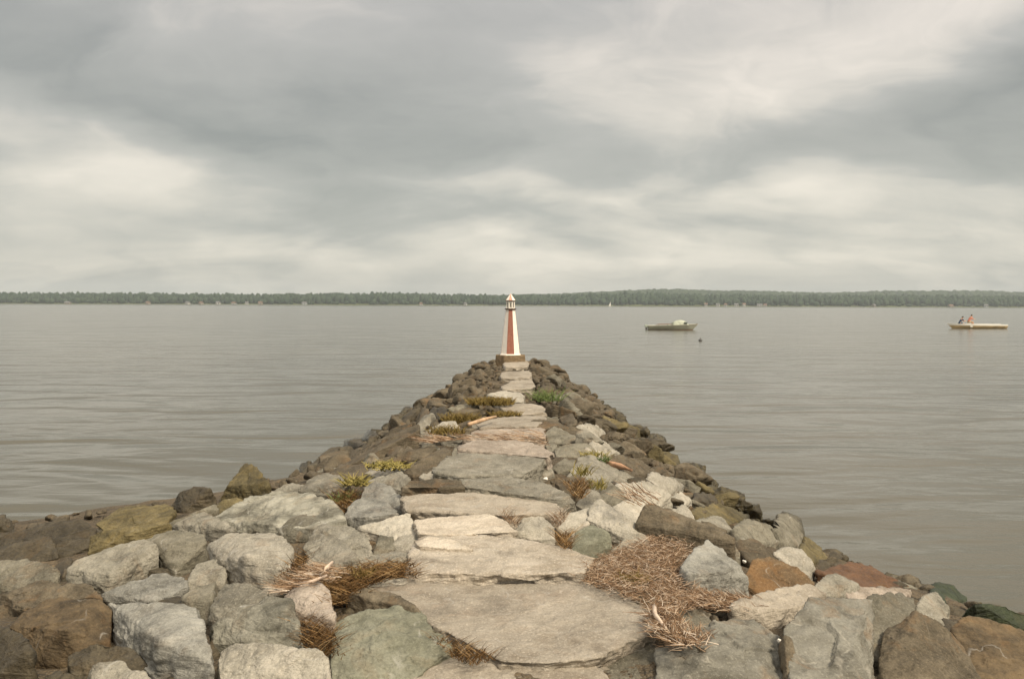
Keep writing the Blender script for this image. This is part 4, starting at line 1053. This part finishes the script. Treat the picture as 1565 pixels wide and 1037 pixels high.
person('person in a navy jacket bent forward behind the salmon shirted one', (in_skiff(1472), wp[1] + .75, .12), -.1, plain('navy_cloth', (.018, .05, .10), .8, .2), plain('navy_trousers', (.015, .035, .07), .8, .2))

# mooring buoy
bp = on_water(1070.5, 521)
b = MB().ball((0, 0, .06), .16, (1, 1, .9), 3).build('buoy', plain('dark_grey_buoy', (.10, .10, .095), .5, .4), None, (bp[0], bp[1], 0), True)
MB().tube([(0, 0, .18), (0, 0, .27)], .025).build('ring', dark_iron, b)
tag(b, 'small dark buoy floating just right of and nearer than the grey green motorboat', 'buoy')

# ------------------------------------------------------------------ the far shore
SH = 1500.0
def shore_x(px): return ray(px, 464)[0] / ray(px, 464)[1] * SH
prof_px = [-260, 0, 60, 110, 160, 210, 300, 380, 440, 500, 545, 600, 700, 800, 860, 910, 960, 1010, 1060, 1110, 1160, 1210, 1260, 1310, 1380, 1440, 1500, 1560, 1800]
prof_h = [19, 19, 18.5, 19.5, 19, 18.5, 18, 18.5, 19.5, 20.5, 22, 20, 19, 18.5, 18.5, 20, 22, 23.5, 22.5, 21, 21, 20, 19, 20.5, 21, 20, 21.5, 19.5, 19]
prof_x = [shore_x(p) for p in prof_px]
def ridge(x): return np.interp(x, prof_x, prof_h) * SH / F0
def land(x, y):
    t = np.clip((y - SH) / 260.0, -0.3, 1)
    return 1.2 + (np.maximum(ridge(x) - 12.5, 3.0)) * np.where(t > 0, t ** .7 if False else np.sqrt(np.maximum(t, 0)), t * .8)
xs2 = np.linspace(-1500, 1500, 260); ys2 = np.concatenate([np.linspace(SH - 25, SH + 300, 30), np.linspace(SH + 340, SH + 600, 6)])
X, Y = np.meshgrid(xs2, ys2); Zt = land(X, Y)
# the higher blue hills farther back on the right
hx = [shore_x(p) * 1.7 for p in (700, 860, 940, 1000, 1030, 1090, 1150, 1200, 1280, 1340, 1400, 1470, 1520, 1600)]
hh_ = [14, 18, 22.5, 25.5, 25.8, 23.5, 23.3, 22.0, 21.0, 24, 24.5, 25, 24, 20]
ny, nx = X.shape; ids = np.arange(ny * nx).reshape(ny, nx)
fq = np.stack([ids[:-1, :-1].ravel(), ids[:-1, 1:].ravel(), ids[1:, 1:].ravel(), ids[1:, :-1].ravel()], 1)
grassm = plain('far_meadow', (.10, .115, .05), .9, .1, .3, .02)
tg = link('far_shore_ground', mesh_np('far_shore_ground', np.stack([X.ravel(), Y.ravel(), Zt.ravel()], 1), fq), grassm); tag(tg, kind='structure')
xs3 = np.linspace(-700, 2300, 200); ys3 = np.linspace(SH * 1.45, SH * 1.95, 20)
X, Y = np.meshgrid(xs3, ys3)
tt = np.sin(np.clip((Y - SH * 1.45) / (SH * .5), 0, 1) * math.pi)
Hb = np.interp(X, hx, hh_, left=6, right=14) * SH * 1.7 / F0
Zb = 1 + (Hb - 12) * tt
ny, nx = X.shape; ids = np.arange(ny * nx).reshape(ny, nx)
fq = np.stack([ids[:-1, :-1].ravel(), ids[:-1, 1:].ravel(), ids[1:, 1:].ravel(), ids[1:, :-1].ravel()], 1)
hg = link('hills', mesh_np('hills', np.stack([X.ravel(), Y.ravel(), Zb.ravel()], 1), fq), grassm); tag(hg, kind='structure')

def foliage_mat(name, lo, hi):
    m, t, b = mat_base(name)
    ge = t.new('ShaderNodeNewGeometry'); at = t.new('ShaderNodeAttribute', attribute_name='tint')
    n = t.noise(ge.outputs['Position'], .5, 5, .7)
    t.put(b.inputs['Base Color'], t.ramp(t.m('ADD', t.m('MULTIPLY', n, .5), t.m('MULTIPLY', at.outputs['Fac'], .5)), [(.25, lo), (.75, hi)]))
    b.inputs['Roughness'].default_value = .9; b.inputs['Specular IOR Level'].default_value = .1
    t.put(b.inputs['Normal'], t.bump(n, 1, 1.0))
    return m
bm_ = bmesh.new(); bmesh.ops.create_icosphere(bm_, subdivisions=2, radius=1)
IV = np.array([v.co[:] for v in bm_.verts]); IF = np.array([[v.index for v in f.verts] for f in bm_.faces]); bm_.free()
def forest(name, pts, mat, label, seed):
    """pts: x, y, ground z, height, half width"""
    rng = np.random.default_rng(seed); V, Fc, T = [], [], []
    for i, (x, y, z, h, w) in enumerate(pts):
        jit = rng.uniform(.82, 1.14, len(IV))[:, None]
        con = rng.random() < .05
        v = IV * jit
        tp = np.where(v[:, 2:3] > 0, 1 - .5 * np.clip(v[:, 2:3], 0, 1), 1.0) if con else 1.0
        v = v * np.array([w, w, h * .5]) * np.concatenate([np.ones((len(IV), 2)) * tp, np.ones((len(IV), 1))], 1)
        V.append(v + np.array([x, y, z + h * .5])); Fc.append(IF + i * len(IV)); T.append(np.full(len(IV), rng.random()))
    V = np.concatenate(V)
    me = mesh_np(name, V, np.concatenate(Fc), True)
    at = me.attributes.new('tint', 'FLOAT', 'POINT'); at.data.foreach_set('value', np.concatenate(T).astype(np.float32))
    o = link(name, me, mat); tag(o, label, 'forest', kind='stuff'); return o
fr = np.random.default_rng(3); pts = []
for row, dy in enumerate((0, 9, 20, 36, 60, 95, 140, 200, 262)):
    x = -1050.0
    while x < 1050:
        x += fr.uniform(4.0, 9.0) * (1 + row * .05)
        y = SH + 6 + dy + fr.uniform(-5, 5)
        h = fr.uniform(11, 17) * (.8 if row == 0 else 1); 
        if row == 0 and fr.random() < .25: h *= .5
        pts.append((x, y, float(land(x, y)) - 1, h, fr.uniform(3.2, 5.6)))
forest('far_forest', pts, foliage_mat('far_foliage', (.026, .046, .027), (.056, .082, .046)), 'dense green forest along the whole far shore', 4)
pts = []
for row in range(9):
    y0 = SH * 1.5 + row * SH * .026
    x = -250.0
    while x < 2000:
        x += fr.uniform(8, 15); y = y0 + fr.uniform(-12, 12)
        if shore_x(1215) * 1.7 < x < shore_x(1262) * 1.7 and row > 6: continue
        t_ = math.sin(min(1, max(0, (y - SH * 1.45) / (SH * .5))) * math.pi)
        pts.append((x, y, 1 + (float(np.interp(x, hx, hh_, left=6, right=14)) * SH * 1.7 / F0 - 12) * t_ - 2, fr.uniform(11, 15), fr.uniform(7, 11)))
forest('hill_forest', pts, foliage_mat('hill_foliage', (.028, .046, .022), (.06, .085, .04)), 'woods on the higher hills behind the far shore on the right', 6)

hw = [plain('white_cladding', (.48, .47, .43), .7, .3), plain('buff_cladding', (.33, .29, .24), .7, .3), plain('grey_cladding', (.42, .44, .44), .7, .3)]
hr = [plain('grey_shingles', (.16, .155, .15), .8, .2), plain('brown_shingles', (.19, .12, .085), .8, .2)]
win = plain('house_window', (.05, .06, .07), .15, .5)
hrng = random.Random(9)
for i, (px, w, d) in enumerate([(110, 13, 1), (232, 7, 1), (292, 8, 0), (312, 7, 1), (338, 9, 0), (361, 8, 2), (381, 7, 0), (402, 9, 1), (468, 10, 2), (645, 6, 0), (712, 6, 0),
                             (1076, 7, 0), (1094, 8, 0), (1106, 6, 2), (1122, 9, 0), (1134, 7, 0), (1158, 12, 0), (1166, 7, 0), (1330, 6, 1), (1447, 10, 1), (1500, 8, 2)]):
    x = shore_x(px); y = SH - 12 - hrng.uniform(0, 4)
    z = float(land(x, y)); z = max(z, .6)
    h = empty('shore_house', (x, y, z), hrng.uniform(-.4, .4))
    tag(h, 'tiny pale house at the foot of the forest on the far shore', 'house', 'houses along the far shore')
    w *= .7; hgt = hrng.uniform(2.2, 3.6)
    wl_ = MB().box((-w / 2, -3.5, -1.5), (w / 2, 3.5, hgt)).build('wall', hw[d], h)
    mb = MB()
    a = [(-w / 2 - .4, -4, hgt), (w / 2 + .4, -4, hgt), (w / 2 + .4, 0, hgt + 2.4), (-w / 2 - .4, 0, hgt + 2.4), (w / 2 + .4, 4, hgt), (-w / 2 - .4, 4, hgt)]
    mb.poly([a[0], a[1], a[2], a[3]]); mb.poly([a[3], a[2], a[4], a[5]]); mb.poly([a[0], a[3], a[5]]); mb.poly([a[1], a[4], a[2]]); mb.poly([a[0], a[5], a[4], a[1]])
    mb.build('roof', hr[i % 2], h)
    for k in range(2):
        xx = -w / 4 + k * w / 2
        MB().box((xx - .7, -3.56, 1.0), (xx + .7, -3.45, 2.5)).build('window', win, h)
# sailing boat far out
sp = on_water(933, 466.4); sd = SH - 260
sx = shore_x(933) / SH * sd
sb = empty('sailboat', (sx, sd, 0)); tag(sb, 'tiny white sailboat far out in front of the opposite shore', 'boat')
mb = MB(); hull(mb, 5.5, 1.7, .6, .8, .7); mb.build('hull', ws, sb, None, True)
MB().tube([(.4, 0, .3), (.4, 0, 7.4)], .06).build('mast', dark_iron, sb)
MB().poly([(.3, 0, 1.0), (-2.5, .15, 1.1), (.3, 0, 7.2)]).build('sail', ws, sb)
# ------------------------------------------------------------------ lake
def water_mat():
    m, t, b = mat_base('lake_water')
    ge = t.new('ShaderNodeNewGeometry'); p = ge.outputs['Position']
    n0 = t.noise(p, .05, 3)
    t.put(b.inputs['Base Color'], t.ramp(n0, [(.35, (.090, .082, .055)), (.65, (.114, .103, .071))]))
    b.inputs['Roughness'].default_value = .15; b.inputs['IOR'].default_value = 1.333
    def mapped(rot, sx, sy):
        mp = t.new('ShaderNodeMapping'); t.put(mp.inputs[0], p); mp.inputs['Rotation'].default_value = (0, 0, rot); mp.inputs['Scale'].default_value = (sx, sy, 1)
        return mp.outputs[0]
    sw = t.noise(mapped(.08, .17, .48), 1.0, 2, .45, .7)              # long low swell
    s2 = t.noise(mapped(-.12, .8, 1.7), 1.0, 2, .5, .6)              # wind waves
    rp = t.noise(mapped(.25, 3.2, 6.5), 1.0, 4, .6, .3)               # ripples
    big = t.maprange(t.noise(p, .06, 2), .35, .65, .35, 1.0)
    h = t.m('ADD', t.m('ADD', t.m('MULTIPLY', sw, .26), t.m('MULTIPLY', t.m('MULTIPLY', s2, .05), big)), t.m('MULTIPLY', t.m('MULTIPLY', rp, .008), big))
    t.put(b.inputs['Normal'], t.bump(h, 1.0, 1.0))
    return m
WAT = 2600.0
xs4 = [-WAT, -300, -60, -20, -8, 8, 20, 60, 300, WAT]; ys4 = [-40, -8, 4, 14, 30, 60, 120, 300, 800, SH + 60]
X, Y = np.meshgrid(xs4, ys4); ny, nx = X.shape; ids = np.arange(ny * nx).reshape(ny, nx)
fq = np.stack([ids[:-1, :-1].ravel(), ids[:-1, 1:].ravel(), ids[1:, 1:].ravel(), ids[1:, :-1].ravel()], 1)
wt = link('water', mesh_np('water', np.stack([X.ravel(), Y.ravel(), np.zeros(X.size)], 1), fq, False), water_mat()); tag(wt, kind='structure')
lb = link('lake_bed', mesh_np('lake_bed', np.stack([X.ravel(), Y.ravel(), np.full(X.size, -2.2)], 1), fq, False), MAT['bed']); tag(lb, kind='structure')

# ------------------------------------------------------------------ sky, sun
SUN_EL, SUN_AZ = R(48), R(140)          # azimuth from +Y towards +X
w = bpy.data.worlds.new('World'); scene.world = w; w.use_nodes = True
t = NT(w.node_tree); bg = w.node_tree.nodes['Background']
sky = t.new('ShaderNodeTexSky', sky_type='NISHITA'); sky.sun_disc = False
sky.sun_elevation = SUN_EL; sky.sun_rotation = SUN_AZ
tc = t.new('ShaderNodeTexCoord'); sp_ = t.new('ShaderNodeSeparateXYZ'); t.put(sp_.inputs[0], tc.outputs['Generated'])
x, y, z = sp_.outputs
zc = t.m('MAXIMUM', z, 0.0)
den = t.m('MULTIPLY', t.m('ADD', zc, 0.34), .52)
cxy = t.new('ShaderNodeCombineXYZ'); t.put(cxy.inputs[0], t.m('DIVIDE', x, den)); t.put(cxy.inputs[1], t.m('DIVIDE', y, den))
cp = cxy.outputs[0]
def smap(sx, sy, off, rot=0.0):
    mp = t.new('ShaderNodeMapping'); t.put(mp.inputs[0], cp); mp.inputs['Scale'].default_value = (sx, sy, 1); mp.inputs['Location'].default_value = off; mp.inputs['Rotation'].default_value = (0, 0, rot)
    return mp.outputs[0]
n1 = t.noise(smap(.55, .9, (3.3, 1.7, 0), .15), 1.0, 6, .52, .9)
n2 = None
az = t.m('ARCTAN2', x, y); el = t.m('ARCSINE', t.m('MINIMUM', t.m('MAXIMUM', z, -1.0), 1.0))
wn = t.new('ShaderNodeTexNoise'); t.put(wn.inputs[0], smap(1.1, 1.6, (1, 2, 0))); wn.inputs['Detail'].default_value = 4; wn.inputs['Scale'].default_value = 1.0
ws_ = t.new('ShaderNodeSeparateXYZ'); t.put(ws_.inputs[0], wn.outputs[1])
az = t.m('ADD', az, t.m('MULTIPLY', t.m('SUBTRACT', ws_.outputs[0], .5), .34))
el = t.m('ADD', el, t.m('MULTIPLY', t.m('SUBTRACT', ws_.outputs[1], .5), .15))
ca = t.new('ShaderNodeCombineXYZ'); t.put(ca.inputs[0], t.m('MULTIPLY', az, 5.5)); t.put(ca.inputs[1], t.m('MULTIPLY', el, 11.0)); ca.inputs[2].default_value = 3.7
n2 = t.noise(ca.outputs[0], 1.0, 7, .56, .7)
# cloud banks and painted edge darkening: azimuth, elevation (radians), half widths, tilt, depth of tone
BANKS = [
    (-.27, .175, .26, .052, -.26, -1.0), (-.06, .165, .22, .045, -.06, -.75), (-.12, .24, .28, .05, -.1, -.45), (-.24, .105, .17, .020, .02, -.75),
    (.30, .175, .28, .035, .22, -.75), (.56, .235, .16, .06, .35, -1.0), (.50, .145, .16, .03, .15, -.8),
    (-.52, .29, .16, .09, -.4, -.8), (-.66, .18, .10, .2, 0, -.6), (.66, .16, .10, .2, 0, -.6), (-.56, .075, .12, .035, .0, -.45), (-.08, .30, .20, .05, .1, -.45), (.16, .085, .16, .016, .05, -.35),  # the two upright side banks paint vignette darkening into the sky
    (-.50, .195, .10, .055, -.5, .2), (.02, .135, .16, .022, -.05, .9), (.27, .125, .26, .030, .06, .8), (.25, .25, .16, .055, .5, .25),
    (.55, .30, .12, .04, .3, .3), (-.22, .31, .16, .04, .2, .5), (-.05, .06, .36, .035, .0, .6), (.10, .30, .1, .04, .6, .35), (-.42, .12, .10, .03, -.3, .4)]
acc = None
for (a0, e0, wa, we, tl, am) in BANKS:
    da = t.m('SUBTRACT', az, a0); de = t.m('SUBTRACT', el, e0)
    c_, s_ = math.cos(tl), math.sin(tl)
    uu = t.m('DIVIDE', t.m('ADD', t.m('MULTIPLY', da, c_), t.m('MULTIPLY', de, s_)), wa)
    vv = t.m('DIVIDE', t.m('SUBTRACT', t.m('MULTIPLY', de, c_), t.m('MULTIPLY', da, s_)), we)
    g = t.m('MULTIPLY', t.m('EXPONENT', t.m('MULTIPLY', t.m('ADD', t.m('MULTIPLY', uu, uu), t.m('MULTIPLY', vv, vv)), -.7)), am)
    acc = g if acc is None else t.m('ADD', acc, g)
tone = t.m('ADD', t.m('MULTIPLY', acc, .27), t.m('ADD', t.m('MULTIPLY', t.m('SUBTRACT', n1, .5), .75), t.m('MULTIPLY', t.m('SUBTRACT', n2, .5), .50)))
tone = t.m('ADD', tone, .5)
SKY_S = 0.10
K = 1.0 / SKY_S
cl = t.ramp(tone, [(.02, (.25, .268, .258)), (.38, (.385, .393, .372)), (.56, (.545, .53, .482)), (.80, (.76, .715, .64))])
zen = t.maprange(z, .32, .85, 1.0, 1.45)                          # an overcast sky is brightest overhead
cl = t.vm('SCALE', cl, scale=t.m('MULTIPLY', zen, K))
cl = t.vm('MULTIPLY', cl, t.ramp(t.m('DIVIDE', t.m('MAXIMUM', t.m('ARCSINE', zc), 0.0), .5), [(0.0, (1.0, .985, .93)), (.25, (1.0, .985, .945)), (.7, (1.0, .962, .978))]))
cover = .97
mixed = t.mix(cover, sky.outputs[0], cl)
t.put(bg.inputs['Color'], mixed); bg.inputs['Strength'].default_value = SKY_S

sl = bpy.data.lights.new('sun', 'SUN'); sl.energy = 3.3; sl.angle = R(13); sl.color = (1.0, .88, .70)
so = bpy.data.objects.new('sun', sl); COL.objects.link(so)
dv = Vector((math.sin(SUN_AZ) * math.cos(SUN_EL), math.cos(SUN_AZ) * math.cos(SUN_EL), math.sin(SUN_EL)))
so.rotation_euler = dv.to_track_quat('Z', 'Y').to_euler()

# ------------------------------------------------------------------ air
HAZE = 0.0002
hz = MB().box((-3400, -60, -3.2), (3400, SH * 2.3, 75)).build('haze', None)
hm = bpy.data.materials.new('hazy_air'); hm.use_nodes = True
nt = hm.node_tree; nt.nodes.clear(); ou = nt.nodes.new('ShaderNodeOutputMaterial'); pv = nt.nodes.new('ShaderNodeVolumePrincipled')
pv.inputs['Color'].default_value = (.86, .92, .95, 1); pv.inputs['Density'].default_value = HAZE; pv.inputs['Anisotropy'].default_value = .2
nt.links.new(pv.outputs[0], ou.inputs['Volume']); hz.data.materials.append(hm); tag(hz, kind='stuff')

scene.render.engine = 'CYCLES'
scene.view_settings.view_transform = 'Standard'; scene.view_settings.look = 'None'
scene.view_settings.exposure = 0.42; scene.view_settings.gamma = 1.0
scene.cycles.max_bounces = 6; scene.cycles.diffuse_bounces = 3; scene.cycles.glossy_bounces = 3; scene.cycles.transmission_bounces = 4; scene.cycles.volume_bounces = 0
scene.cycles.use_denoising = True
